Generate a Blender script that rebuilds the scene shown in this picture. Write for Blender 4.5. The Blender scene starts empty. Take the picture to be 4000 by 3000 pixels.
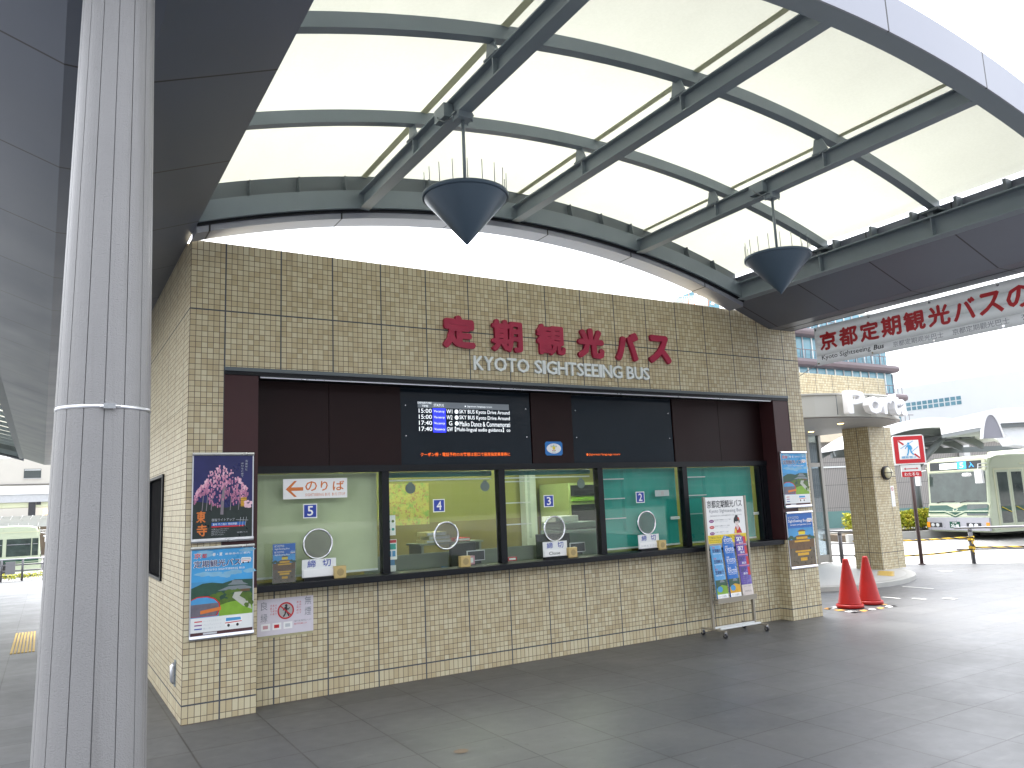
import bpy, bmesh, math, random
from mathutils import Vector, Matrix
random.seed(7)
C = bpy.context.scene.collection
SC = bpy.context.scene
# ------------------------------------------------------------------ camera
CAM = Vector((-1.048, -7.165, 1.691))
FW = Vector((0.51389511, 0.84422967, 0.15227631))
RT = Vector((0.8567616, -0.51404193, -0.04147822))
UP = Vector((-0.04325927, -0.15177996, 0.98746721))
cam = bpy.data.cameras.new('camera')
cam.sensor_width = 36.0
cam.lens = 27.166
cam.clip_start = 0.05
cam.clip_end = 2000
camo = bpy.data.objects.new('camera', cam)
C.objects.link(camo)
camo.matrix_world = Matrix(((RT.x, UP.x, -FW.x, CAM.x), (RT.y, UP.y, -FW.y, CAM.y), (RT.z, UP.z, -FW.z, CAM.z), (0, 0, 0, 1)))
SC.camera = camo
# ------------------------------------------------------------------ sky, sun, exposure
SUN_EL, SUN_AZ = math.radians(70), math.radians(25)   # azimuth from +y towards +x
w = bpy.data.worlds.new('World')
SC.world = w
w.use_nodes = True
nt = w.node_tree
nt.nodes.clear()
sky = nt.nodes.new('ShaderNodeTexSky')
sky.sky_type = 'NISHITA'
sky.sun_disc = False
sky.sun_elevation = SUN_EL
sky.sun_rotation = SUN_AZ
sky.dust_density = 4.0
sky.air_density = 1.0
hs = nt.nodes.new('ShaderNodeHueSaturation')           # overcast: a nearly colourless sky
hs.inputs['Saturation'].default_value = 0.22
bg = nt.nodes.new('ShaderNodeBackground')
bg.inputs['Strength'].default_value = 0.15
wo = nt.nodes.new('ShaderNodeOutputWorld')
nt.links.new(sky.outputs[0], hs.inputs['Color'])
nt.links.new(hs.outputs[0], bg.inputs['Color'])
nt.links.new(bg.outputs[0], wo.inputs['Surface'])
sun = bpy.data.lights.new('sun', 'SUN')
sun.energy = .8
sun.angle = math.radians(30)
sun.color = (1.0, 0.97, 0.92)
suno = bpy.data.objects.new('sun', sun)
C.objects.link(suno)
sd = Vector((math.sin(SUN_AZ) * math.cos(SUN_EL), math.cos(SUN_AZ) * math.cos(SUN_EL), math.sin(SUN_EL)))
suno.rotation_euler = sd.to_track_quat('Z', 'Y').to_euler()
suno.location = (0, -20, 30)
SC.view_settings.view_transform = 'Standard'
SC.view_settings.look = 'None'
SC.view_settings.exposure = 2.6
SC.view_settings.gamma = 1.0
SC.cycles.max_bounces = 10
SC.cycles.diffuse_bounces = 5
SC.cycles.transparent_max_bounces = 16

# ------------------------------------------------------------------ node helpers
class X:
    """a socket with arithmetic"""
    def __init__(s, nt, sock): s.nt, s.s = nt, sock
    def m(s, op, *a):
        n = s.nt.nodes.new('ShaderNodeMath'); n.operation = op
        for i, v in enumerate((s,) + a):
            if isinstance(v, X): s.nt.links.new(v.s, n.inputs[i])
            else: n.inputs[i].default_value = v
        return X(s.nt, n.outputs[0])
    def __add__(s, o): return s.m('ADD', o)
    def __sub__(s, o): return s.m('SUBTRACT', o)
    def __mul__(s, o): return s.m('MULTIPLY', o)
    def __truediv__(s, o): return s.m('DIVIDE', o)
    def lt(s, o): return s.m('LESS_THAN', o)
    def gt(s, o): return s.m('GREATER_THAN', o)
    def floor(s): return s.m('FLOOR')
    def fract(s): return s.m('FRACT')
    def abs(s): return s.m('ABSOLUTE')
    def inv(s): return s * -1.0 + 1.0
    def max(s, o): return s.m('MAXIMUM', o)
    def within(s, a, b): return s.gt(a) * s.lt(b)

def new_mat(name):
    m = bpy.data.materials.new(name); m.use_nodes = True
    nt = m.node_tree; b = nt.nodes['Principled BSDF']
    return m, nt, b
def link(nt, a, b): nt.links.new(a.s if isinstance(a, X) else a, b)
def mixc(nt, f, a, b):
    n = nt.nodes.new('ShaderNodeMix'); n.data_type = 'RGBA'
    for s, v in ((n.inputs[0], f), (n.inputs[6], a), (n.inputs[7], b)):
        if isinstance(v, X): nt.links.new(v.s, s)
        elif isinstance(v, (int, float)): s.default_value = v
        else: s.default_value = (*v, 1)
    return X(nt, n.outputs[2])
def noise(nt, vec, scale, detail=3, rough=.55, dims='3D'):
    n = nt.nodes.new('ShaderNodeTexNoise'); n.inputs['Scale'].default_value = scale
    n.inputs['Detail'].default_value = detail; n.inputs['Roughness'].default_value = rough
    if vec is not None: nt.links.new(vec.s, n.inputs['Vector'])
    return X(nt, n.outputs[0])
def pos(nt):
    g = nt.nodes.new('ShaderNodeNewGeometry')
    sp = nt.nodes.new('ShaderNodeSeparateXYZ'); nt.links.new(g.outputs['Position'], sp.inputs[0])
    sn = nt.nodes.new('ShaderNodeSeparateXYZ'); nt.links.new(g.outputs['True Normal'], sn.inputs[0])
    return X(nt, g.outputs['Position']), [X(nt, o) for o in sp.outputs], [X(nt, o) for o in sn.outputs]
def objvec(nt):
    t = nt.nodes.new('ShaderNodeTexCoord'); return X(nt, t.outputs['Object'])
def comb(nt, x, y, z):
    n = nt.nodes.new('ShaderNodeCombineXYZ')
    for i, v in enumerate((x, y, z)):
        if isinstance(v, X): nt.links.new(v.s, n.inputs[i])
        else: n.inputs[i].default_value = v
    return X(nt, n.outputs[0])
def bump(nt, b, h, strength, dist):
    n = nt.nodes.new('ShaderNodeBump'); n.inputs['Strength'].default_value = strength; n.inputs['Distance'].default_value = dist
    link(nt, h, n.inputs['Height']); nt.links.new(n.outputs[0], b.inputs['Normal'])

MATS = {}
def M(name, col=(.5, .5, .5), rough=.5, metal=0.0, vary=0.12, vscale=6.0, bmp=0.0, bscale=60.0, emit=0.0, spec=.5, coat=0.0):
    """painted / plastic / stone material with a little unevenness in colour and gloss"""
    if name in MATS: return MATS[name]
    m, nt, b = new_mat(name)
    v = objvec(nt)
    n1 = noise(nt, v, vscale, 4)
    f = (n1 - .5) * (2 * vary) + 1.0
    c = mixc(nt, f.m('MINIMUM', 1.0), tuple(x * .0 for x in col), col) if False else None
    dark = tuple(x * (1 - vary) for x in col); light = tuple(min(1, x * (1 + vary)) for x in col)
    link(nt, mixc(nt, n1, dark, light), b.inputs['Base Color'])
    link(nt, (n1 - .5) * .2 + rough, b.inputs['Roughness'])
    b.inputs['Metallic'].default_value = metal
    b.inputs['Specular IOR Level'].default_value = spec
    if coat: b.inputs['Coat Weight'].default_value = coat
    if emit:
        b.inputs['Emission Color'].default_value = (*col, 1); b.inputs['Emission Strength'].default_value = emit
    if bmp: bump(nt, b, noise(nt, v, bscale, 4), bmp, .01)
    MATS[name] = m
    return m

def tile_mat(name, office):
    m, nt, b = new_mat(name)
    P, (x, y, z), (nx, ny, nz) = pos(nt)
    side = nx.abs().gt(.7)
    u = x * side.inv() + y * side
    fu, iu = (u / .05).fract(), (u / .05).floor()
    if office:
        lo = z.lt(2.66)
        v = (z - .15) / .05 * lo + (z - 3.52) / .05 * lo.inv()
        inb = z.within(.05, .15); int_ = z.within(4.07, 4.2)
        supp = z.within(.085, .115).max(z.within(4.1, 4.14))
        thick_v = (z - .152).abs().lt(.0065).max((z - 3.523).abs().lt(.0065))
        iv = v.floor() * (inb + int_).inv() + inb * 997 + int_ * 771
    else:
        v = (z - .06) / .05
        supp = z.lt(-99); thick_v = ((z - .4) / 1.5).fract().lt(.006)
        iv = v.floor()
    jv = v.fract().lt(.105) * supp.inv()
    ju = fu.lt(.105)
    thick_u = ((u - .294) / .5).fract().lt(.026)
    wn = nt.nodes.new('ShaderNodeTexWhiteNoise'); link(nt, comb(nt, iu, iv, side), wn.inputs['Vector'])
    r = X(nt, wn.outputs['Value'])
    cr = nt.nodes.new('ShaderNodeValToRGB'); link(nt, r, cr.inputs[0])
    cr.color_ramp.interpolation = 'LINEAR'
    e = cr.color_ramp.elements
    e[0].position = 0; e[0].color = (.45, .37, .225, 1)
    e[1].position = 1; e[1].color = (.60, .55, .385, 1)
    k = e.new(.35); k.color = (.51, .435, .28, 1)
    k = e.new(.7); k.color = (.56, .50, .335, 1)
    nn = noise(nt, P, .9, 4)
    big = mixc(nt, (nn - .35) * .55, X(nt, cr.outputs[0]), (.46, .36, .2))
    streak = noise(nt, comb(nt, u * 5.0, z * .35, 0.0), 1.6, 4, .6)
    big = mixc(nt, ((streak - .56) * 2.2).max(0.0).m('MINIMUM', .35), big, (.24, .19, .12))
    grime = noise(nt, P, 55, 2)
    big = mixc(nt, grime * .12, big, (.25, .2, .13))
    j = (ju.max(jv)).max(thick_u.max(thick_v))
    tk = thick_u.max(thick_v)
    jc = mixc(nt, tk, (.13, .10, .075), (.065, .07, .085))
    link(nt, mixc(nt, j, big, jc), b.inputs['Base Color'])
    link(nt, j * .45 + .42, b.inputs['Roughness'])
    bump(nt, b, j.inv(), .35, .004)
    return m

def paving_mat():
    m, nt, b = new_mat('dark stone paving')
    P, (x, y, z), N = pos(nt)
    U, V = (x - 2.55) / .65, (y + 3.05) / .56
    wob = noise(nt, P, 3, 2) * .004
    ju = (U.fract() + wob).lt(.020); jv = (V.fract() + wob).lt(.022)
    wn = nt.nodes.new('ShaderNodeTexWhiteNoise'); link(nt, comb(nt, U.floor(), V.floor(), 3.0), wn.inputs['Vector'])
    r = X(nt, wn.outputs['Value'])
    base = mixc(nt, r, (.054, .058, .065), (.078, .082, .088))
    n1 = noise(nt, P, 1.1, 5, .6); n2 = noise(nt, P, 70, 2); n3 = noise(nt, P, 9, 4)
    base = mixc(nt, (n1 - .4) * .9, base, (.13, .128, .118))
    base = mixc(nt, n2 * .35, base, (.07, .07, .075))
    base = mixc(nt, (n3 - .58).gt(.14) * .25, base, (.2, .19, .17))
    spot = noise(nt, P, 17, 1, .3); scuff = noise(nt, comb(nt, x * 1.0 + y * .4, y * 6.0, 0.0), 1.3, 5, .65)
    base = mixc(nt, (spot - .73).gt(0.0) * .35, base, (.03, .03, .032))
    base = mixc(nt, ((scuff - .58) * 3.0).max(0.0).m('MINIMUM', .25), base, (.15, .152, .15))
    j = ju.max(jv)
    link(nt, mixc(nt, j, base, (.028, .028, .03)), b.inputs['Base Color'])
    link(nt, (n1 - .5) * .35 + n3 * .12 + .38, b.inputs['Roughness'])
    b.inputs['Specular IOR Level'].default_value = .55
    bump(nt, b, j.inv() * .6 + n2 * .25, .35, .004)
    return m

def panel_mat(name, col, pitch, off, axis=1, rough=.42, metal=.35):
    """metal cladding with dark panel joints every `pitch` metres along an axis"""
    m, nt, b = new_mat(name)
    P, p, N = pos(nt)
    j = ((p[axis] - off) / pitch).fract().lt(.016 / pitch)
    n1 = noise(nt, P, 1.2, 4)
    link(nt, mixc(nt, j, mixc(nt, n1, tuple(c * .85 for c in col), tuple(c * 1.1 for c in col)), (.012, .012, .014)), b.inputs['Base Color'])
    link(nt, (n1 - .5) * .2 + rough, b.inputs['Roughness'])
    b.inputs['Metallic'].default_value = metal
    return m

def membrane_mat(name='white roof membrane', c0=(.58, .585, .535), c1=(.71, .715, .665)):
    m, nt, b = new_mat(name)
    P, p, N = pos(nt)
    nt.nodes.remove(b)
    n = noise(nt, P, 45, 2); n2 = noise(nt, comb(nt, p[0] * 2.2, p[1] * .7, p[2]), .9, 5, .6)
    col = mixc(nt, n * .5 + n2 * .5, c0, c1)
    d = nt.nodes.new('ShaderNodeBsdfDiffuse'); t = nt.nodes.new('ShaderNodeBsdfTranslucent')
    link(nt, col, d.inputs[0]); link(nt, col, t.inputs[0])
    mx = nt.nodes.new('ShaderNodeMixShader'); mx.inputs[0].default_value = .60
    nt.links.new(d.outputs[0], mx.inputs[1]); nt.links.new(t.outputs[0], mx.inputs[2])
    nt.links.new(mx.outputs[0], nt.nodes['Material Output'].inputs[0])
    return m

def glass_mat(name, tint=(.86, .93, .9), refl=1.0, rough=0.0):
    m, nt, b = new_mat(name)
    nt.nodes.remove(b)
    t = nt.nodes.new('ShaderNodeBsdfTransparent'); t.inputs[0].default_value = (*tint, 1)
    g = nt.nodes.new('ShaderNodeBsdfGlossy'); g.inputs['Roughness'].default_value = rough
    f = nt.nodes.new('ShaderNodeFresnel')
    gg = nt.nodes.new('ShaderNodeNewGeometry'); link(nt, X(nt, gg.outputs['Backfacing']) * (1 / 1.45 - 1.45) + 1.45, f.inputs[0])
    mx = nt.nodes.new('ShaderNodeMixShader')
    link(nt, X(nt, f.outputs[0]) * refl, mx.inputs[0])
    nt.links.new(t.outputs[0], mx.inputs[1]); nt.links.new(g.outputs[0], mx.inputs[2])
    nt.links.new(mx.outputs[0], nt.nodes['Material Output'].inputs[0])
    MATS[name] = m
    return m

# ------------------------------------------------------------------ mesh helpers
class F:
    """a flat frame: o + a*r + b*u + c*n, n pointing out of the face"""
    def __init__(s, o, r=(1, 0, 0), u=(0, 0, 1)):
        s.o, s.r, s.u = Vector(o), Vector(r).normalized(), Vector(u).normalized(); s.n = s.r.cross(s.u)
    def __call__(s, a, b, c=0.0): return s.o + s.r * a + s.u * b + s.n * c

class MB:
    def __init__(s): s.v, s.f, s.mi, s.sm, s.mats = [], [], [], [], []
    def mat(s, m):
        if m not in s.mats: s.mats.append(m)
        return s.mats.index(m)
    def add(s, vs, fs, m, smooth=False):
        k = len(s.v); s.v += [Vector(p) for p in vs]; i = s.mat(m)
        for f in fs: s.f.append([k + q for q in f]); s.mi.append(i); s.sm.append(smooth)
        return s
    def quad(s, pts, m): return s.add(pts, [list(range(len(pts)))], m)
    def box(s, a, b, m, fr=None):
        (x0, y0, z0), (x1, y1, z1) = a, b
        vs = [(x0, y0, z0), (x1, y0, z0), (x1, y1, z0), (x0, y1, z0), (x0, y0, z1), (x1, y0, z1), (x1, y1, z1), (x0, y1, z1)]
        if fr: vs = [fr(*p) for p in vs]
        return s.add(vs, [(0, 3, 2, 1), (4, 5, 6, 7), (0, 1, 5, 4), (1, 2, 6, 5), (2, 3, 7, 6), (3, 0, 4, 7)], m)
    def prism(s, pts, c0, c1, m, fr, smooth=False):
        n = len(pts)
        vs = [fr(a, b, c0) for a, b in pts] + [fr(a, b, c1) for a, b in pts]
        s.add(vs, [list(range(n))[::-1], [n + i for i in range(n)]], m)
        k = len(s.v) - 2 * n; i = s.mat(m)
        for q in range(n):
            r = (q + 1) % n; s.f.append([k + q, k + r, k + n + r, k + n + q]); s.mi.append(i); s.sm.append(smooth)
        return s
    def flat(s, pts, c, m, fr): return s.quad([fr(a, b, c) for a, b in pts], m)
    def rect(s, a0, b0, a1, b1, c, m, fr): return s.flat([(a0, b0), (a1, b0), (a1, b1), (a0, b1)], c, m, fr)
    def oval(s, a, b, ra, rb, c, m, fr, n=20, t0=0): return s.flat([(a + ra * math.cos(t0 + 2 * math.pi * i / n), b + rb * math.sin(t0 + 2 * math.pi * i / n)) for i in range(n)], c, m, fr)
    def annulus(s, a, b, r0, r1, c, m, fr, n=28):
        for i in range(n):
            t, u = 2 * math.pi * i / n, 2 * math.pi * (i + 1) / n
            s.flat([(a + r * math.cos(q), b + r * math.sin(q)) for r, q in ((r0, t), (r1, t), (r1, u), (r0, u))], c, m, fr)
        return s
    def line(s, pts, wd, c, m, fr):
        for (a, b), (d, e) in zip(pts[:-1], pts[1:]):
            L = math.hypot(d - a, e - b) or 1; px, py = -(e - b) / L * wd / 2, (d - a) / L * wd / 2
            s.flat([(a - px, b - py), (d - px, e - py), (d + px, e + py), (a + px, b + py)], c, m, fr)
        return s
    def loft(s, rings, m, smooth=True, caps=True, closed=True):
        n = len(rings[0]); k = len(s.v); i = s.mat(m)
        for r in rings: s.v += [Vector(p) for p in r]
        for a in range(len(rings) - 1):
            for q in range(n if closed else n - 1):
                r = (q + 1) % n
                s.f.append([k + a * n + q, k + a * n + r, k + (a + 1) * n + r, k + (a + 1) * n + q]); s.mi.append(i); s.sm.append(smooth)
        if caps and closed:
            s.f.append([k + q for q in range(n)][::-1]); s.mi.append(i); s.sm.append(False)
            s.f.append([k + (len(rings) - 1) * n + q for q in range(n)]); s.mi.append(i); s.sm.append(False)
        return s
    def tube(s, pts, r, m, n=10, smooth=True, caps=True):
        pts = [Vector(p) for p in pts]; rs = r if isinstance(r, (list, tuple)) else [r] * len(pts)
        rings = []
        for i, p in enumerate(pts):
            d = (pts[min(i + 1, len(pts) - 1)] - pts[max(i - 1, 0)]).normalized()
            a = d.orthogonal().normalized() if i == 0 else (A - d * A.dot(d)).normalized()
            A = a; bb = d.cross(a)
            rings.append([p + (a * math.cos(t) + bb * math.sin(t)) * rs[i] for t in [2 * math.pi * q / n for q in range(n)]])
        return s.loft(rings, m, smooth, caps)
    def lathe(s, prof, o, m, n=32, smooth=True):
        o = Vector(o)
        return s.loft([[o + Vector((r * math.cos(2 * math.pi * q / n), r * math.sin(2 * math.pi * q / n), z)) for q in range(n)] for r, z in prof], m, smooth)
    def text(s, t, a0, b0, a1, b1, m, fr, c=.001, ext=0.0, bold=0.0, bev=0.0, shear=0.0, res=2):
        """write t, fitted to the box a0..a1, b0..b1 of the frame"""
        if bold > .012 and not ext and not shear: return s.bold(t, a0, b0, a1, b1, m, fr, c, bold * .6 * (b1 - b0), step=.00006)
        cu = bpy.data.curves.new('t', 'FONT'); cu.body = t; cu.size = 1; cu.resolution_u = res
        cu.offset = bold; cu.extrude = ext; cu.bevel_depth = bev; cu.bevel_resolution = 1 if bev else 0; cu.shear = shear
        ob = bpy.data.objects.new('t', cu)
        me = bpy.data.meshes.new_from_object(ob)
        if me and len(me.vertices):
            xs = [v.co.x for v in me.vertices]; ys = [v.co.y for v in me.vertices]
            x0, y0 = min(xs), min(ys); sx = (a1 - a0) / max(1e-6, max(xs) - x0); sy = (b1 - b0) / max(1e-6, max(ys) - y0)
            s.add([fr(a0 + (v.co.x - x0) * sx, b0 + (v.co.y - y0) * sy, c + v.co.z) for v in me.vertices], [tuple(p.vertices) for p in me.polygons], m)
        bpy.data.objects.remove(ob); bpy.data.curves.remove(cu)
        if me: bpy.data.meshes.remove(me)
        return s
    def bold(s, t, a0, b0, a1, b1, m, fr, c=.001, d=.01, ext=0.0, step=.00015, pad=True):
        """heavy lettering: the strokes thickened by laying shifted copies over each other"""
        dd = [(0, 0)] + [(d * math.cos(q), d * math.sin(q)) for q in [math.pi / 4 * i for i in range(0, 8, 1 if ext else 2)]]
        e = d if pad else 0
        for i, (p, q) in enumerate(dd): s.text(t, a0 + e + p, b0 + e + q, a1 - e + p, b1 - e + q, m, fr, c + step * i, ext=ext)
        return s
    def textw(s, t, a, b, size, m, fr, c=.001, bold=0.0, wide=1.0, center=False):
        """write t with cap height `size` starting at a,b"""
        cjk = sum(ord(q) > 0x2000 for q in t); wd = (cjk * 1.12 + (len(t) - cjk) * .78) * size * wide
        if center: a -= wd / 2
        return s.text(t, a, b, a + wd, b + size, m, fr, c, bold=bold)

def obj(name, mb, parent=None, bevel=0.0, seg=2, auto=False):
    me = bpy.data.meshes.new(name)
    off = parent.matrix_world.translation if (parent is not None and parent.get('_w')) else Vector((0, 0, 0))
    if parent is not None and parent.get('_w'): off = Vector(parent['_w'])
    me.from_pydata([tuple(v - off) for v in mb.v], [], mb.f)
    for m in mb.mats: me.materials.append(m)
    me.polygons.foreach_set('material_index', mb.mi); me.polygons.foreach_set('use_smooth', mb.sm)
    me.update()
    o = bpy.data.objects.new(name, me); C.objects.link(o)
    if parent is not None: o.parent = parent
    if parent is not None and parent.get('_w'): o['_w'] = list(off)
    if bevel:
        b = o.modifiers.new('bevel', 'BEVEL'); b.width = bevel; b.segments = seg; b.limit_method = 'ANGLE'
    return o
def tag(o, label, cat, group=None):
    o['label'] = label; o['category'] = cat
    if group: o['group'] = group
    return o
def thing(name, label, cat, loc=(0, 0, 0), group=None, rotz=0.0, local=False):
    o = bpy.data.objects.new(name, None); C.objects.link(o)
    o.location = loc; o.rotation_euler = (0, 0, rotz); o.empty_display_size = .1
    if not local: o['_w'] = list(loc)
    return tag(o, label, cat, group)
def single(name, mb, label, cat, group=None, bevel=0.0):
    return tag(obj(name, mb, None, bevel), label, cat, group)
def struct(name, mb, kind='structure'):
    o = obj(name, mb); o['kind'] = kind; return o
def copy_tree(o, delta, label=None):
    c = o.copy(); C.objects.link(c); c.location = Vector(o.location) + Vector(delta)
    if label: c['label'] = label
    for ch in list(o.children):
        k = ch.copy(); C.objects.link(k); k.parent = c
        for g in list(ch.children):
            q = g.copy(); C.objects.link(q); q.parent = k
    return c

# ------------------------------------------------------------------ materials
TILE = tile_mat('office wall tiles', True)
TILE2 = tile_mat('beige wall tiles', False)
PAVE = paving_mat()
MEMB = membrane_mat()
SEAM = membrane_mat('double membrane strip', (.50, .51, .42), (.55, .56, .47))
CLOTH = membrane_mat('banner cloth', (.66, .67, .675), (.70, .71, .715))
STEEL = M('grey painted steel', (.165, .20, .225), .45, .0, .12, 3)
STEELD = M('dark painted steel', (.10, .12, .135), .45, 0, .12, 3)
SOFF = panel_mat('dark soffit panels', (.10, .118, .158), 1.32, -3.02, 1, .36, .3)
FASC = panel_mat('light fascia panels', (.27, .28, .325), 1.2, .1, 0, .4, .3)
CONEM = M('slate lamp metal', (.055, .085, .12), .38, .2, .1, 5)
BLACK = M('black frame', (.006, .007, .010), .45, 0, .2, 4, spec=.25)
BROWN = M('dark maroon panel', (.015, .0045, .005), .5, 0, .25, 2, spec=.2)
BROWN2 = M('maroon jamb panel', (.045, .015, .017), .45, 0, .2, 2, spec=.3)
WHITE = M('white paint', (.80, .80, .80), .45, 0, .05, 5)
OFFW = M('off white board', (.70, .72, .72), .5, 0, .05, 5)
ALU = M('brushed aluminium', (.62, .63, .67), .3, .85, .06, 8)
CHROME = M('chrome', (.72, .73, .76), .12, 1, .03, 8)
REDL = M('crimson letters', (.34, .012, .052), .42, 0, .1, 6)
RED = M('red print', (.50, .012, .02), .45, 0, .1, 5)
BLUE = M('blue print', (.015, .045, .33), .4, 0, .1, 5)
INK = M('black print', (.02, .02, .025), .5, 0, .1, 5)
GREYINK = M('grey print', (.2, .21, .24), .5, 0, .1, 5)
ORANGE = M('orange print', (.62, .17, .03), .5, 0, .1, 5)
YEL = M('yellow print', (.72, .55, .03), .5, 0, .1, 5)
GLASS = glass_mat('window glass', (.955, .985, .965), 1.0)
GLASSD = glass_mat('door glass', (.55, .62, .66), 1.6)
# ================================================================== ground
ROADM = M('pale road concrete', (.23, .23, .225), .6, 0, .16, .35, .3, 40)
KERB = M('kerb stone', (.36, .36, .34), .6, 0, .15, 3)
def slab(pts, z0, z1, m, ms, mb=None):
    mb = mb or MB(); mb.prism([(a, b) for a, b in pts], z0, z1, ms, F((0, 0, 0), (1, 0, 0), (0, 1, 0))); return mb
EDGE = [(22.6, -5.6), (16.9, 1.35), (14.45, 4.35), (9, 11), (9, 30)]
mb = MB()
fr = F((0, 0, 0), (1, 0, 0), (0, 1, 0))
mb.flat([(-60, -60), (24, -60)] + EDGE[:4] + [(0, 11), (0, 3), (-60, 3)], 0.0, PAVE, fr)
def gz(y): return -.03 * max(0.0, y - 3)               # the plaza falls gently away behind the office on the left
mb.quad([(-60, 3, 0), (0, 3, 0), (0, 39, gz(39)), (-60, 39, gz(39))], PAVE)
mb.quad([(0, 11, 0), (9, 11, 0), (9, 11, -1.3), (0, 11, -1.3)], PAVE)
struct('paving', mb)
mb = MB()
pe = [(24, -60)] + EDGE[:4]
for (a, b), (c, d) in zip(pe[:-1], pe[1:]):
    L = math.hypot(c - a, d - b); n = ((d - b) / L, -(c - a) / L)
    mb.prism([(a, b), (c, d), (c + n[0] * .15, d + n[1] * .15), (a + n[0] * .15, b + n[1] * .15)], -.16, .004, KERB, fr)
mb.box((-60, 39, -1.4), (9, 39.2, gz(39) + .01), KERB)
struct('kerb', mb)
mb = MB(); g = [(-400, -400), (600, -400), (600, 600), (-400, 600)]
mb.quad([(-300, -300, -.15), (600, -300, -.15), (600, 20, -.15), (9, 20, -.15), (9, 10, -.15), (-300, 10, -.15)][:4] + [(9, 20, -.15), (9, 5, -.15), (-300, 5, -.15)], ROADM)
mb.quad([(9, 20, -.15), (600, 20, -.15), (600, 38, -.6), (9, 38, -.6)], ROADM)
mb.quad([(-400, 38, -1.25), (9, 38, -1.25), (9, 600, -1.25), (-400, 600, -1.25)], ROADM)
mb.quad([(9, 38, -.6), (600, 38, -.6), (600, 600, -1.25), (9, 600, -1.25)], ROADM)
struct('road', mb)
PLINTH = M('pale stone slabs', (.40, .40, .385), .5, 0, .12, 1.5, .2, 60)
mb = MB()
cx, cy, R = 11.6, 3.9, 2.62
arc = [(cx + R * math.cos(t), cy + R * math.sin(t)) for t in [math.radians(-180 + 8 * i) for i in range(24)]]
arc2 = [(cx + (R - .16) * math.cos(t), cy + (R - .16) * math.sin(t)) for t in [math.radians(-180 + 8 * i) for i in range(24)]]
mb.prism(arc + [(13.3, 6.0), (9.0, 6.0)], .0, .075, KERB, fr)
mb.flat(arc2 + [(13.2, 5.9), (9.1, 5.9)], .079, PLINTH, fr)
struct('raised_pavement', mb)
TACT = M('yellow tactile tile', (.55, .37, .08), .6, 0, .15, 9)
mb = MB()
for i in range(6): mb.box((12.35 + i * .13, 1.75 + i * .085, .079), (12.44 + i * .13, 2.05 + i * .085, .085), TACT)
single('tactile_paving', mb, 'yellow tactile strip on the round pale pavement by the entrance pillar', 'tactile paving')
mb = MB()
for i in range(7): mb.box((-1.345 + i * .044, 6.0, gz(6) + .003), (-1.317 + i * .044, 9.2, gz(6) + .012), TACT)
for v in mb.v: v.z += gz(v.y) - gz(6)
single('tactile_paving', mb, 'ribbed orange-yellow guide strip on grey paving left of the column', 'tactile paving')
MARK = M('worn white marking', (.62, .62, .6), .6, 0, .3, 14)
for (x, y, l, wd) in ((10.22, .25, .5, .05), (10.35, -.07, .35, .07), (10.62, -.36, .3, .1), (14.3, 1.8, .4, .1), (11.6, .55, .9, .05)):
    mb = MB(); mb.box((x, y, .004), (x + wd, y + .0 + l * .6, .007), MARK)
    single('paint_mark', mb, 'worn white paint dash on dark paving beyond the red cones', 'paint mark', 'paint dashes on the paving')
mb = MB(); mb.oval(0, 0, .055, .05, 0, M('rust stain', (.15, .105, .07), .7, 0, .3, 30), F((1.52, -2.06, .004), (1, 0, 0), (0, 1, 0)), 9)
single('stain', mb, 'small tan stain on the dark paving in front of the tiled wall', 'stain')

# ================================================================== ticket office
T = thing('ticket_office', 'beige tiled ticket office with a row of five black framed counter windows', 'ticket office', (4.05, .1, 0))
mb = MB()
mb.box((0, 0, 0), (.3, .25, 4.16), TILE); mb.box((.3, 0, 0), (.6, .25, 1.05), TILE)
mb.box((7.8, 0, 0), (8.1, .25, 4.16), TILE); mb.box((7.5, 0, 0), (7.8, .25, 1.05), TILE)
mb.box((.3, 0, 3.01), (7.8, .25, 4.16), TILE)
mb.box((.6, .2, 0), (7.5, .3, 1.0), TILE)
obj('front_wall', mb, T)
mb = MB()
mb.box((0, .25, 0), (.2, 1.42, 4.2), TILE); mb.box((0, 2.75, 0), (.2, 9, 4.2), TILE)
mb.box((0, 1.42, 0), (.2, 2.75, 1.09), TILE); mb.box((0, 1.42, 2.11), (.2, 2.75, 4.2), TILE)
mb.box((7.9, .25, 0), (8.1, 9, 4.16), TILE); mb.box((.2, 8.8, 0), (7.9, 9, 4.16), TILE)
obj('side_wall', mb, T)
mb = MB(); mb.box((.2, .25, 3.86), (7.9, 8.8, 3.96), STEELD); obj('roof', mb, T)
mb = MB(); mb.box((-.02, 1.40, 1.07), (.06, 1.44, 2.13), BLACK); mb.box((-.02, 2.73, 1.07), (.06, 2.77, 2.13), BLACK)
mb.box((-.02, 1.44, 2.10), (.06, 2.73, 2.13), BLACK); mb.box((-.02, 1.44, 1.07), (.06, 2.73, 1.10), BLACK)
mb.box((.03, 1.44, 1.10), (.05, 2.73, 2.10), M('matte black pane', (.004, .004, .005), .9, spec=.08))
obj('side_window', mb, T)
for x in (.3, 7.5): mb = MB(); mb.box((x, .004, 1.05), (x + .3, .25, 2.94), BROWN2); obj('jamb_panel', mb, T)
mb = MB(); mb.box((.3, -.018, 2.975), (7.8, .25, 3.008), STEELD); mb.box((.3, -.01, 2.94), (7.8, .25, 2.974), BLACK)
mb.box((.62, .02, 2.925), (7.48, .035, 2.938), ALU)
obj('lintel', mb, T)
mb = MB(); mb.box((.602, .02, .998), (7.498, .32, 1.058), BLACK); obj('sill', mb, T, .006)
XS = [.602, 1.905, 3.262, 4.62, 5.975, 7.46]
mb = MB(); mb.box((.602, .2, 2.06), (7.498, .32, 2.125), BLACK); obj('transom', mb, T)
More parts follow.
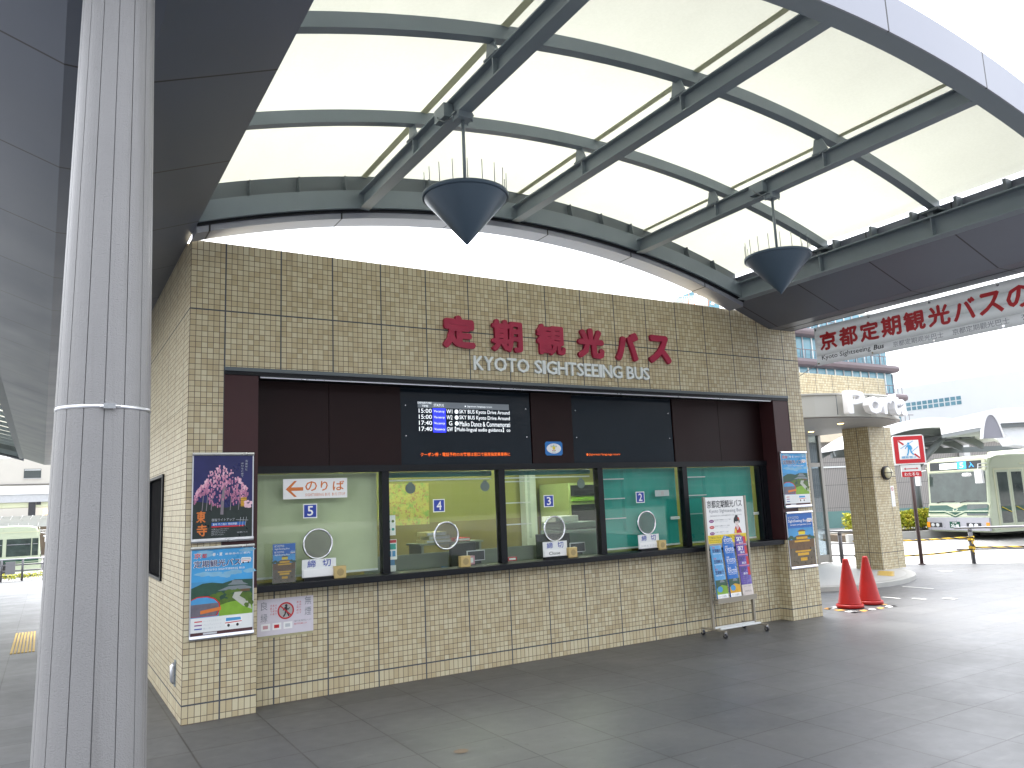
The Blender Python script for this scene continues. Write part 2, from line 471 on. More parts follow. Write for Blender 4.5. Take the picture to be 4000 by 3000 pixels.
for i, x in enumerate(XS):
    mb = MB(); hw = .02 if i in (0,) else .038
    mb.box((x - hw if i else x, .215, 1.058), (x + hw, .31, 2.06), BLACK)
    if i == 5: mb.box((7.34, .22, 1.058), (7.36, .3, 2.06), BLACK); mb.box((7.385, .22, 1.058), (7.41, .3, 2.06), BLACK)
    obj('mullion', mb, T)
for a, b in zip(XS[:-1], XS[1:]):
    mb = MB(); mb.box((a + .038, .25, 1.06), (b - .038, .256, 2.058), GLASS); obj('window_pane', mb, T)
PX = [.602, 1.335, 2.098, 3.70, 4.275, 5.86, 6.68, 7.498]
for i, (a, b) in enumerate(zip(PX[:-1], PX[1:])):
    if i in (2, 4): continue
    mb = MB(); mb.box((a + .003, .245, 2.127), (b - .003, .29, 2.938), BROWN); obj('upper_panel', mb, T)
for a, b in ((2.098, 3.70), (4.275, 5.86)):
    mb = MB(); mb.box((a, .29, 2.127), (b, .5, 2.938), BLACK); obj('display_recess', mb, T)
OLIVE = M('olive office wall', (.27, .275, .075), .7, 0, .1, 1)
FLOORM = M('office floor', (.16, .15, .12), .6, 0, .1, 2)
mb = MB()
mb.box((.25, 3.4, .0), (7.85, 3.5, 2.7), OLIVE)
mb.box((.2, .33, 0), (.25, 3.4, 2.7), OLIVE); mb.box((7.85, .33, 0), (7.9, 3.4, 2.7), OLIVE)
mb.box((.2, .5, 2.7), (7.9, 3.5, 2.75), M('office ceiling', (.6, .6, .5), .8))
mb.box((.6, .31, 2.127), (7.5, .335, 2.75), BLACK)
mb.box((.6, .31, 0), (7.5, .33, .99), OLIVE)
mb.box((.25, 3.37, .05), (7.85, 3.398, 1.46), M('olive wainscot', (.20, .17, .04), .6, 0, .2, 1.5)); mb.box((5.42, 3.2, .05), (5.62, 3.36, 2.7), M('pale reflection strip', (.5, .55, .5), .6))  # second box: a pale upright reflection in the glass, built as a solid strip
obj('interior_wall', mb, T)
mb = MB(); mb.box((.2, .34, .02), (7.9, 3.4, .05), FLOORM); obj('interior_floor', mb, T)

# ------------------------------------------------------------------ gutters, barrel vault and its steel
AR = 10.91
def arcz(x, z0, xc=3.39): return z0 + .54 - (AR - math.sqrt(AR * AR - (x - xc) ** 2))
def vault(x0, x1, yb, yf, label, purl, pitch_clt=.47, full=True):
    """barrel vault between two gutters; the front end is at yf, the back end at yb"""
    xc = (x0 + x1) / 2; A = lambda x, z0: arcz(x, z0, xc)
    t = thing('canopy_roof', label, 'canopy', (xc, (yb + yf) / 2, 4.2))
    xs = [x0 + (x1 - x0) * i / 40 for i in range(41)]; xm = [x0 - .05] + xs + [x1 + .12]
    def arched(mb, y0, y1, z0, z1, m):           # a bar curved over the span
        return mb.loft([[(x, y0, A(x, z0)), (x, y1, A(x, z0)), (x, y1, A(x, z1)), (x, y0, A(x, z1))] for x in xs], m, False)
    mb = MB()
    mb.loft([[(x, yf + .2, A(x, 4.60)), (x, yb - .1, A(x, 4.60)), (x, yb - .1, A(x, 4.605)), (x, yf + .2, A(x, 4.605))] for x in xs], MEMB, True)
    obj('membrane', mb, t)
    rx = [xc - 1.85, xc - .1, xc + 1.65]
    mb = MB()
    for x in rx:
        q = x + .03 + .045 * (x - xc + 1.85); z = A(q, 4.588); mb.box((q - .03, yf + .2, z), (q + .03, yb - .16, z + .004), SEAM)
    obj('seam_strip', mb, t)
    for x in rx:
        z = A(x, 4.2); x -= .02; hw = .052; hh = .16; mb = MB()
        mb.box((x - hw, yf + .15, z), (x + hw, yb - .28, z + .011), STEEL)
        mb.box((x - .005, yf + .15, z + .011), (x + .005, yb - .28, z + hh - .011), STEEL)
        mb.box((x - hw, yf + .15, z + hh - .011), (x + hw, yb - .28, z + hh), STEEL)
        for y in purl:
            mb.box((x - hw + .004, y - .02, z + .011), (x + hw - .004, y - .008, z + hh - .011), STEEL)
            mb.prism([(-.09, hh), (.08, hh), (.05, .31), (-.03, .31)], -.006, .006, STEEL, F((x - .03, y + .02, z), (0, 1, 0), (0, 0, 1)))
            mb.box((x - .06, y - .07, z + hh), (x + .05, y + .09, z + hh + .012), STEEL)
        obj('rafter', mb, t)
    for y in purl:
        mb = MB(); arched(mb, y - .04, y + .04, 4.49, 4.595, STEEL); obj('purlin', mb, t)
    mb = MB()
    arched(mb, yb - .30, yb - .27, 4.215, 4.40, STEEL); arched(mb, yb - .27, yb - .14, 4.385, 4.40, STEEL)
    arched(mb, yb - .16, yb - .14, 4.40, 4.598, STEELD)
    n = int((x1 - x0) / .45)
    for i in range(1, n):
        x = x0 + (x1 - x0) * i / n; z = A(x, 4.4)
        mb.prism([(0, 0), (.10, 0), (.06, .18), (0, .18)], -.006, .006, STEELD, F((x, yb - .16, z), (0, -1, 0), (0, 0, 1)))
    obj('back_arch_beam', mb, t)
    mb = MB(); arched(mb, yb - .265, yb - .245, 4.188, 4.26, BLACK); arched(mb, yb - .244, yb, 4.13, 4.20, FASC); obj('back_fascia', mb, t)
    mb = MB(); arched(mb, yf, yf + .15, 4.2, 4.215, STEEL); arched(mb, yf - .012, yf, 4.195, 4.49, FASC); arched(mb, yf + .0, yf + .2, 4.49, 4.5, FASC)
    arched(mb, yf + .14, yf + .15, 4.215, 4.598, FASC)
    obj('front_fascia', mb, t)
    for x, sg in ((x1 - .06, -1),):
        mb = MB()
        mb.box((x - .012, yf + .15, 4.215), (x + .012, yb - .30, 4.41), STEEL)
        mb.box((x - .09, yf + .15, 4.41), (x + .09, yb - .30, 4.425), STEEL); mb.box((x - .09, yf + .15, 4.2), (x + .09, yb - .30, 4.215), STEEL)
        y = yf + .3
        while y < yb - .4:
            mb.prism([(0, 0), (.13, 0), (.13, .10), (.10, .13), (0, .13)], -.016, .016, STEELD, F((x - .05, y, 4.425), (1, 0, 0), (0, 0, 1))); y += pitch_clt
        for y in purl:
            mb.box((x - .1, y - .1, 4.47), (x + .05, y + .1, 4.495), STEELD); mb.box((x - .07, y - .03, 4.425), (x + .03, y + .03, 4.47), STEELD)
            mb.box((x - .08, y - .006, 4.215), (x + .08, y + .006, 4.41), STEEL)
        obj('edge_beam', mb, t)
    return t
VT = vault(0.0, 6.78, -.02, -4.42, 'white barrel vault canopy on grey steel beams above the ticket counter', (-2.93, -1.58))
def gutter(prof, y0, y1, m, label, x):
    mb = MB(); fr = F((0, 0, 0), (1, 0, 0), (0, 0, 1))
    mb.prism(prof, -y1, -y0, m, fr)
    o = obj('gutter_soffit', mb, None)
    return tag(o, label, 'gutter soffit')
gutter([(0, 4.2), (-.67, 3.942), (-1.05, 3.942), (-1.75, 4.2), (-1.75, 4.55), (0, 4.55)][::-1], -4.45, 28.5, SOFF,
       'long dark grey V shaped metal soffit resting on the round column', -.87)
SOFF2 = panel_mat('dark soffit panels right', (.11, .12, .155), .97, -3.09, 1, .36, .3)
gutter([(6.78, 4.2), (6.78, 4.55), (8.7, 4.55), (8.7, 4.2), (8.0, 3.942), (7.53, 3.942)], -6.4, -.02, SOFF2,
       'dark grey panelled soffit above the hanging banner', 7.7)
mb = MB()
for k in range(1, 3): mb.box((7.53 + .22 * k, -6.4, 3.9385), (7.535 + .22 * k, -.03, 3.9415), BLACK)
# small lighter strip joints below the right soffit
o = obj('soffit_joint', mb, [q for q in C.objects if q.name.startswith('gutter_soffit')][1])
V2 = vault(-8.53, -1.75, 29.0, 5.0, 'white vault of the neighbouring canopy seen past the left soffit', tuple(5.0 + 1.4 * i for i in range(1, 17)))

# ------------------------------------------------------------------ column in the foreground
COLM, nt, b = new_mat('pebbled grey paint')
v = objvec(nt); n1 = noise(nt, v, 210, 3, .6); n2 = noise(nt, v, 2.2, 4)
sp = nt.nodes.new('ShaderNodeSeparateXYZ'); link(nt, v, sp.inputs[0]); px_, py_, pz_ = [X(nt, q) for q in sp.outputs]
run = noise(nt, comb(nt, px_ * 14.0, py_ * 14.0, pz_ * .5), 1.4, 4, .6); chip = noise(nt, v, 11, 2, .4)
cc = mixc(nt, n2, (.20, .198, .20), (.245, .242, .243)); cc = mixc(nt, ((run - .55) * 2.5).max(0.0).m('MINIMUM', .45), cc, (.15, .145, .14)); cc = mixc(nt, (chip - .80).gt(0.0) * .3, cc, (.40, .39, .38))
link(nt, cc, b.inputs['Base Color'])
b.inputs['Roughness'].default_value = .42; b.inputs['Metallic'].default_value = .15
bump(nt, b, n1, .55, .006)
CX, CY = -.875, -4.07
t = thing('column', 'tapered grey fluted column with pebbled paint standing at the left', 'column', (CX, CY, 0))
def cr(z): return .186 - .0172 * z
N = 15; rings = []
for z in [0, .6, 1.2, 1.8, 2.4, 3.0, 3.6, 3.945]:
    ring = []
    for k in range(N):
        for fa, dr in ((0.0, -.0045), (.024, -.0045), (.036, 0), (.28, .001), (.5, .0014), (.72, .001), (.985, 0)):
            a = 2 * math.pi * (k + fa) / N + .055; r = cr(z) + dr
            ring.append((CX + r * math.cos(a), CY + r * math.sin(a), z))
    rings.append(ring)
mb = MB(); mb.loft(rings, COLM, False); obj('shaft', mb, t)
JM = M('column joint', (.17, .17, .18), .6)
mb = MB()
for k in range(N):
    a0 = 2 * math.pi * (k + .0) / N + .055; a1 = 2 * math.pi * (k + .024) / N + .055
    mb.loft([[(CX + (cr(z) - .0042) * math.cos(a), CY + (cr(z) - .0042) * math.sin(a), z) for a in (a0, a1)] + [(CX + (cr(z) - .009) * math.cos(a), CY + (cr(z) - .009) * math.sin(a), z) for a in (a1, a0)] for z in (0, 2, 3.94)], JM, False)
obj('groove', mb, t)
mb = MB(); zb = 2.075
mb.lathe([(cr(zb) + .001, zb - .006), (cr(zb) + .0025, zb - .006), (cr(zb) + .0025, zb + .006), (cr(zb) + .001, zb + .006)], (CX, CY, 0), ALU, 48)
bd = F((CX, CY, zb), (1, -.05, 0), (0, 0, 1))
mb.box((-.002, -.009, cr(zb) + .003), (.035, .009, cr(zb) + .013), CHROME, bd); mb.tube([bd(-.014, -.002, cr(zb) + .008), bd(.05, .001, cr(zb) + .008)], .004, CHROME, 8)
obj('band_clamp', mb, t)

# ------------------------------------------------------------------ hanging cone lamps
def lamp(x, y, label, zr=4.0):
    zt = arcz(x + .02, 4.2) ; t = thing('pendant_lamp', label, 'lamp', (x, y, zr), 'cone lamps under the vault')
    mb = MB(); mb.lathe([(.0, zr - .36), (.012, zr - .348), (.302, zr - .012), (.305, zr)], (x, y, 0), CONEM, 48); obj('shade', mb, t)
    mb = MB(); mb.lathe([(.305, zr - .006), (.318, zr - .004), (.318, zr + .022), (.300, zr + .026), (.0, zr + .03)], (x, y, 0), CONEM, 48); obj('rim', mb, t)
    mb = MB(); mb.tube([(x, y, zr + .02), (x, y, zt - .02)], .013, STEEL, 12); obj('rod', mb, t)
    mb = MB(); mb.box((x - .06, y - .05, zt - .05), (x + .06, y + .05, zt - .001), STEEL); mb.box((x - .08, y - .03, zt - .012), (x + .08, y + .03, zt - .002), STEEL)
    for s in (-1, 1):
        for q in (-1, 1): mb.tube([(x + .06 * s, y + .035 * q, zt - .065), (x + .06 * s, y + .035 * q, zt - .005)], .006, STEEL, 8)
    obj('bracket', mb, t)
    for k in range(18):
        a = 2 * math.pi * k / 18 + .1
        mb = MB(); px, py = x + .302 * math.cos(a), y + .302 * math.sin(a)
        mb.tube([(px, py, zr + .02), (px + .004 * math.cos(a), py, zr + .175)], [.0032, .0026], STEELD, 5); obj('bird_spike', mb, t)
    return t
lamp(1.52, -2.40, 'larger dark cone lamp on a rod hanging over the middle of the counter', 3.918)
lamp(5.02, -2.30, 'farther dark cone lamp on a rod hanging beside the right soffit', 3.948)
# conduits and junction boxes on the two lamp rafters
for (x, lab) in ((1.52, 'grey cable conduit and box clipped along the nearer lamp beam'), (5.02, 'grey cable conduit and box clipped along the beam of the farther lamp')):
    zt = arcz(x + .02, 4.2) - .02; t = thing('cable_conduit', lab, 'conduit', (x, -2.4, zt))
    mb = MB(); xx = x + .03
    mb.tube([(xx, -2.2, zt + .1), (xx, -2.7, zt + .06), (xx, -3.0, zt + .09), (xx + .02, -3.3, zt + .14), (xx, -3.6, zt + .12), (xx, -4.2, zt + .17)], .011, STEELD, 8); obj('pipe', mb, t)
    mb = MB(); mb.box((x - .09, -2.27, zt + .05), (x - .01, -2.10, zt + .16), STEEL); mb.tube([(x - .05, -2.3, zt + .02), (x - .09, -2.26, zt + .0), (x - .1, -2.18, zt + .06), (x - .06, -2.1, zt + .15)], .006, STEELD, 8); obj('junction_box', mb, t, .004)
    for y in (-2.75, -3.35, -3.7, -3.95):
        mb = MB(); mb.box((x + .008, y - .03, zt + .06), (x + .05, y + .03, zt + .075), STEELD); mb.box((x + .04, y - .05, zt + .075), (x + .055, y + .05, zt + .10), STEELD); obj('clip', mb, t)
# ================================================================== lettering on the wall
t = thing('sign_lettering', 'thick crimson Japanese letters on the tiles above the counter', 'sign', (4.06, 0, 3.33))
fw_ = F((0, 0, 0))
for ch, a, b in zip('定期観光バス', (2.47, 3.06, 3.64, 4.21, 4.77, 5.29), (2.86, 3.455, 4.035, 4.595, 5.13, 5.655)):
    mb = MB(); d_ = .015 if ch in '期観' else .021; mb.bold(ch, a, 3.33, b, 3.69, REDL, fw_, .022, d_, ext=.018, step=.0004)
    obj('letter', mb, t)
t = thing('sign_lettering', 'white capital letters KYOTO SIGHTSEEING BUS under the crimson lettering', 'sign', (4.06, 0, 3.11))
wds = {'K': .85, 'Y': .85, 'O': 1.12, 'T': .85, 'S': .72, 'I': .34, 'G': 1.05, 'H': .98, 'E': .72, 'N': 1.02, 'B': .8, 'U': .95, ' ': .42}
s_ = 'KYOTO SIGHTSEEING BUS'; tot = sum(wds[q] for q in s_); a = 2.83; k = (5.29 - 2.83) / tot
WL = M('white enamel letters', (.70, .74, .76), .35, 0, .04, 6)
for q in s_:
    wq = wds[q] * k
    if q != ' ':
        mb = MB(); mb.bold(q, a + .004, 3.113, a + wq - .004, 3.268, WL, fw_, .014, .0042, ext=.011, step=.0004); obj('letter', mb, t)
    a += wq

# ================================================================== posters in aluminium rails
SKYB = M('poster sky blue', (.06, .28, .55), .3, 0, .5, 3); SKYD = M('poster deep blue', (.012, .12, .42), .3, 0, .25, 3)
NIGHT = M('poster night blue', (.012, .014, .10), .3, 0, .4, 5); NIGHTG = M('poster night green', (.012, .022, .02), .3, 0, .5, 12)
PINKS = [M('blossom pink %d' % i, c, .35, 0, .3, 40) for i, c in enumerate([(.62, .30, .42), (.45, .17, .29), (.74, .48, .56), (.33, .12, .22)])]
HILL = M('poster hills', (.02, .07, .045), .35, 0, .5, 14); GRASSP = M('poster lawn', (.19, .36, .03), .35, 0, .3, 12)
TREEP = M('poster trees', (.07, .13, .015), .35, 0, .6, 25); ROOFP = M('poster roof grey', (.18, .21, .23), .35, 0, .2, 30)
PATH = M('poster path', (.42, .43, .38), .4, 0, .2, 20); GOLD = M('poster gold', (.60, .33, .02), .35, 0, .3, 30)
GOLDB = M('poster brown', (.13, .07, .03), .35, 0, .5, 22); CLOUD = M('poster cloud', (.20, .42, .60), .4, 0, .3, 9)
POND = M('poster pond', (.11, .085, .055), .3, 0, .7, 18); PURP = M('purple print', (.22, .03, .20), .45)
LGREY = M('light grey print', (.50, .52, .55), .5, 0, .1, 12)
def frame_poster(x0, z0, x1, z1, label, y=-.012):
    t = thing('poster', label, 'poster', (x0, y, z0), 'posters on the wall pillars')
    mb = MB(); fr = F((x0, y, z0)); W, H = x1 - x0, z1 - z0
    mb.box((-.004, .0, -.006), (W + .004, H, .004), ALU, fr); obj('frame', mb, t)
    for nm, b0, b1 in (('top_rail', H - .022, H + .004), ('bottom_rail', -.01, .024)):
        mb = MB(); mb.prism([(b0, .0045), (b0, .02), ((b0 + b1) / 2, .028), (b1, .02), (b1, .0045)], 0, W, ALU, F((x0, y, z0), (0, 0, 1), (0, -1, 0)))
        for v in mb.v: pass
        mb2 = MB(); mb2.loft([[fr(c, bb, d) for bb, d in ((b0, .0045), (b0, .018), (b0 * .6 + b1 * .4, .026), (b1, .018), (b1, .0045))] for c in (-.004, W + .004)], ALU, False); obj(nm, mb2, t)
    return t, F((x0 + .006, y, z0 + .024)), W - .012, H - .046
def blob(mb, a, b, ra, rb, c, m, fr, n=14, j=.25, rnd=random):
    mb.flat([(a + ra * (1 + rnd.uniform(-j, j)) * math.cos(2 * math.pi * i / n), b + rb * (1 + rnd.uniform(-j, j)) * math.sin(2 * math.pi * i / n)) for i in range(n)], c, m, fr)
def cherry(t, fr, W, H):
    rnd = random.Random(3); mb = MB()
    mb.rect(0, 0, W, H, .005, NIGHT, fr)
    mb.flat([(0, 0), (W, 0), (W, .36 * H), (.8 * W, .40 * H), (.55 * W, .36 * H), (.3 * W, .42 * H), (0, .45 * H)], .0056, NIGHTG, fr)
    TR = M('poster trunk', (.20, .17, .2), .4)
    mb.line([(.48 * W, .28 * H), (.49 * W, .45 * H), (.52 * W, .62 * H)], .025 * W * 2, .0062, TR, fr)
    for a in (.15, .22, .3, .62, .76): mb.line([(a * W, .33 * H), (a * W + .02 * W, .52 * H)], .006, .0062, TR, fr)
    k = 0
    for i in range(520):
        sd = rnd.uniform(-1, 1); a = .47 + .45 * sd; top = .89 - .30 * abs(sd) ** 1.7 - (.06 if sd < -.5 else 0); low = .47 + .07 * math.sin(sd * 7) - .05 * (abs(sd) < .5)
        b = low + (top - low) * rnd.random() ** .85; ln = rnd.uniform(.015, .04)
        if math.sin(a * 37 + b * 21) * math.sin(b * 33 - a * 12) > .62: continue
        k += 1; sh = min(3, max(0, int((b - low) / (top - low) * 2.2 + rnd.random() * 1.6)))
        mb.flat([(a * W - .007, b * H), (a * W + .007, b * H), (a * W + .004, b * H - ln * H), (a * W - .004, b * H - ln * H)], .0066 + (k % 60) * .00001, PINKS[(3, 1, 0, 2)[sh]], fr)
    mb.rect(.80 * W, .37 * H, .90 * W, .48 * H, .0074, GOLD, fr)
    for i in range(5): mb.rect(.77 * W, (.375 + .022 * i) * H, .93 * W, (.38 + .022 * i) * H, .0078, GOLDB, fr)
    for i in range(20): blob(mb, rnd.uniform(.88, .98) * W, rnd.uniform(.36, .44) * H, .012, .012, .0079 + i * .00001, PINKS[2], fr, 8, .25, rnd)
    obj('picture', mb, t); mb = MB()
    m1 = MB(); m1.text('東', .06 * W, .19 * H, .21 * W, .33 * H, ORANGE, fr, .0084, bold=.04); obj('title_character', m1, t)
    m1 = MB(); m1.text('寺', .07 * W, .03 * H, .24 * W, .17 * H, ORANGE, fr, .0084, bold=.04); obj('title_character', m1, t)
    mb.text('夜桜ライトアップ', .31 * W, .20 * H, .70 * W, .235 * H, LGREY, fr, .0084)
    mb.rect(.31 * W, .145 * H, .88 * W, .185 * H, .0082, SKYD, fr); mb.rect(.31 * W, .128 * H, .86 * W, .144 * H, .0082, RED, fr)
    mb.text('東寺 不二桜と 特別拝観', .33 * W, .15 * H, .74 * W, .178 * H, WHITE, fr, .0086)
    for i in range(4): mb.text('拝観時間 午後六時三十分から九時三十分', .31 * W, (.10 - .022 * i) * H, (.60 - .03 * i) * W, (.112 - .022 * i) * H, LGREY, fr, .0084, res=1)
    for i in range(3): mb.line([((.78 + .05 * i) * W, .13 * H), ((.8 + .05 * i) * W, .24 * H)], .003, .0088, LGREY, fr)
    mb.line([(.72 * W, .21 * H), (.93 * W, .2 * H)], .003, .0088, LGREY, fr); mb.text('京都バス', .74 * W, .05 * H, .92 * W, .065 * H, LGREY, fr, .0084)
    for i, ch in enumerate('名庭桜と'): mb.text(ch, .87 * W, (.92 - .035 * i) * H, .91 * W, (.945 - .035 * i) * H, LGREY, fr, .0084)
    for i, ch in enumerate('祈りをこめて'): mb.text(ch, .80 * W, (.89 - .032 * i) * H, .84 * W, (.912 - .032 * i) * H, LGREY, fr, .0084)
    obj('lettering', mb, t)
def minibus(mb, a, b, s, fr, c, col=SKYB):
    mb.flat([(a, b + .1 * s), (a + .95 * s, b + .18 * s), (a + s, b + .45 * s), (a + .95 * s, b + .62 * s), (a + .1 * s, b + .66 * s), (a, b + .55 * s)], c, WHITE, fr)
    mb.flat([(a + .03 * s, b + .38 * s), (a + .93 * s, b + .4 * s), (a + .9 * s, b + .56 * s), (a + .05 * s, b + .58 * s)], c + .0004, col, fr)
    mb.line([(a, b + .28 * s), (a + .97 * s, b + .32 * s)], .05 * s, c + .0005, RED, fr)
    for q in (.2, .72): mb.oval(a + q * s, b + .13 * s, .08 * s, .09 * s, c + .0006, INK, fr, 12)
def tour(t, fr, W, H, pale=False):
    rnd = random.Random(5); mb = MB()
    mb.rect(0, 0, W, H, .005, SKYB, fr)
    mb.flat([(0, .62 * H), (W, .62 * H), (W, H), (0, H)], .0054, M('poster mid blue', (.05, .30, .60), .3, 0, .3, 5), fr)
    for i in range(9): blob(mb, rnd.uniform(.05, .95) * W, rnd.uniform(.66, .72) * H if i < 6 else rnd.uniform(.93, .97) * H, .06, .018, .0057 + i * .00002, CLOUD, fr, 14, .3, rnd)
    mb.flat([(0, .55 * H), (.18 * W, .60 * H), (.33 * W, .605 * H), (.5 * W, .585 * H), (.7 * W, .62 * H), (W, .61 * H), (W, .3 * H), (0, .3 * H)], .0062, HILL, fr)
    mb.flat([(.42 * W, .50 * H), (.98 * W, .50 * H), (.98 * W, .515 * H), (.86 * W, .545 * H), (.60 * W, .545 * H)], .0068, ROOFP, fr)
    mb.flat([(.58 * W, .56 * H), (.93 * W, .55 * H), (.84 * W, .58 * H), (.82 * W, .605 * H), (.66 * W, .615 * H), (.65 * W, .59 * H)], .0068, ROOFP, fr)
    mb.rect(.55 * W, .47 * H, .95 * W, .50 * H, .0067, GOLDB, fr)
    for i in range(26): blob(mb, rnd.uniform(.28, .95) * W, rnd.uniform(.36, .49) * H, .035, .018, .0070 + i * .00001, TREEP, fr, 10, .35, rnd)
    mb.flat([(.45 * W, .2 * H), (W, .2 * H), (W, .32 * H), (.84 * W, .37 * H), (.62 * W, .36 * H), (.45 * W, .33 * H)], .0075, GRASSP, fr)
    mb.flat([(.7 * W, .47 * H), (.83 * W, .47 * H), (.78 * W, .42 * H), (.95 * W, .34 * H), (.99 * W, .25 * H), (.84 * W, .3 * H), (.66 * W, .41 * H)], .0077, PATH, fr)
    for i in range(8): blob(mb, rnd.uniform(.88, 1.0) * W - .01, rnd.uniform(.3, .44) * H, .02, .02, .0079 + i * .00001, TREEP, fr, 9, .3, rnd)
    mb.flat([(x * W, y * H) for x, y in ((0, .215), (.42, .215), (.47, .29), (.46, .36), (.38, .42), (.26, .45), (.1, .45), (0, .42))], .0083, RED, fr)
    mb.flat([(x * W, y * H) for x, y in ((0, .22), (.40, .22), (.45, .29), (.44, .355), (.36, .41), (.25, .437), (.1, .437), (0, .41))], .0086, M('poster road', (.13, .12, .15), .4, 0, .4, 30), fr)
    mb.flat([(x * W, y * H) for x, y in ((0, .36), (.43, .365), (.36, .41), (.25, .437), (.1, .437), (0, .41))], .0088, SKYB, fr)
    mb.flat([(x * W, y * H) for x, y in ((.15, .245), (.48, .275), (.48, .315), (.15, .285))], .009, ORANGE, fr)
    mb.rect(0, 0, W, .205 * H, .0082, OFFW, fr); mb.rect(0, 0, W, .036 * H, .0085, M('poster dark band', (.07, .025, .03), .4), fr); mb.rect(.2 * W, .008 * H, .42 * W, .03 * H, .0087, LGREY, fr)
    minibus(mb, .55 * W, .06 * H, .28 * W, fr, .0085); minibus(mb, .80 * W, .80 * H, .17 * W, fr, .0085, LGREY)
    obj('picture', mb, t); mb = MB()
    m1 = MB(); m1.text('京', .03 * W, .895 * H, .15 * W, .965 * H, WHITE, fr, .0088, bold=.05); m1.text('京', .035 * W, .90 * H, .145 * W, .96 * H, RED, fr, .0091, bold=.01); obj('title_character', m1, t)
    m1 = MB(); m1.text('都', .16 * W, .90 * H, .24 * W, .95 * H, RED, fr, .009, bold=.01); obj('title_character', m1, t)
    mb.text('春・夏', .33 * W, .915 * H, .49 * W, .955 * H, WHITE, fr, .0088, bold=.02); mb.text('乗車券のご案内', .53 * W, .92 * H, .95 * W, .945 * H, WHITE, fr, .0088)
    mb.text('定期観光バス', .025 * W, .785 * H, .80 * W, .875 * H, WHITE, fr, .0088, bold=.07); mb.text('定期観光バス', .035 * W, .79 * H, .79 * W, .87 * H, NIGHT, fr, .0092, bold=.025)
    mb.text('KYOTO SIGHTSEEING BUS', .22 * W, .745 * H, .86 * W, .768 * H, WHITE, fr, .0088, bold=.02)
    for i, (s, m) in enumerate((('オーソドックスコース', RED), ('プレミアムシリーズ', PURP), ('夏の夜のコース', BLUE))):
        mb.rect(.06 * W, (.155 - .042 * i) * H, .18 * W, (.168 - .042 * i) * H, .0086, m, fr); mb.text(s, .20 * W, (.15 - .042 * i) * H, .49 * W, (.172 - .042 * i) * H, LGREY, fr, .0086, res=1)
    obj('lettering', mb, t)
def goldhall(mb, fr, W, H, c=.005):
    """autumn pond with a small gilded two storey hall"""
    rnd = random.Random(9)
    mb.rect(0, .42 * H, W, H, c, SKYD, fr); mb.rect(0, .5 * H, W, .72 * H, c + .0003, SKYB, fr); mb.rect(0, 0, W, .42 * H, c, POND, fr)
    for i in range(14): blob(mb, (i + .5) / 14 * W, (.50 + rnd.uniform(0, .06)) * H, .04 * W / .52, .03 * H, c + .0006 + i * .00001, HILL, fr, 9, .3, rnd)
    mb.rect(0, .34 * H, W, .5 * H, c + .0009, GOLDB, fr)
    for dz, s in ((.40, 1), (.345, -1)):
        f = lambda x, y: (x * W, (dz + s * y) * H)
        m2 = GOLD
        for (x0, x1, y0, y1, m) in ((.24, .8, 0, .05, GOLDB), (.22, .82, .052, .085, GOLD), (.30, .74, .10, .15, GOLD), (.40, .66, .19, .25, YEL)):
            p = [f(x0, y0), f(x1, y0), f(x1, y1), f(x0, y1)]
            mb.flat(p if s > 0 else p[::-1], c + .0012, m if s > 0 else GOLDB if m is GOLDB else GOLD, fr)
        if s > 0:
            for (x0, x1, y, h) in ((.18, .86, .085, .022), (.22, .82, .15, .03), (.34, .72, .25, .035)):
                mb.flat([f(x0, y), f(x1, y), f(x1 - .12, y + h), (f(x0 + .12, y + h))], c + .0014, GOLDB, fr)
def gold_poster(t, fr, W, H):
    mb = MB(); goldhall(mb, fr, W, H); minibus(mb, .78 * W, .80 * H, .2 * W, fr, .008, LGREY)
    mb.rect(.0, .0, W, .02 * H, .0075, GOLDB, fr); mb.line([(.2 * W, .28 * H), (.85 * W, .29 * H)], .006, .0078, GOLD, fr)
    obj('picture', mb, t); mb = MB()
    mb.text('KYOTO', .04 * W, .895 * H, .45 * W, .945 * H, LGREY, fr, .0085, bold=.03); mb.text('SightSeeing Bus', .03 * W, .82 * H, .78 * W, .885 * H, WHITE, fr, .0085, bold=.03)
    mb.text('temple and garden tours', .1 * W, .765 * H, .93 * W, .80 * H, WHITE, fr, .0085, bold=.01); obj('lettering', mb, t)
t, fr, W, H = frame_poster(.05, 1.475, .556, 2.232, 'night cherry blossom poster, pink weeping tree on dark blue, on the left pillar'); cherry(t, fr, W, H)
t, fr, W, H = frame_poster(.05, .675, .566, 1.43, 'bright tour poster of lawn and temple roofs below the night blossom poster'); tour(t, fr, W, H)
t, fr, W, H = frame_poster(7.53, 1.48, 8.052, 2.23, 'sun faded tour poster of lawn and temple roofs, upper one on the right pillar'); tour(t, fr, W, H, True)
t, fr, W, H = frame_poster(7.53, .672, 8.055, 1.415, 'poster of a golden hall by a pond under blue sky on the right pillar'); gold_poster(t, fr, W, H)

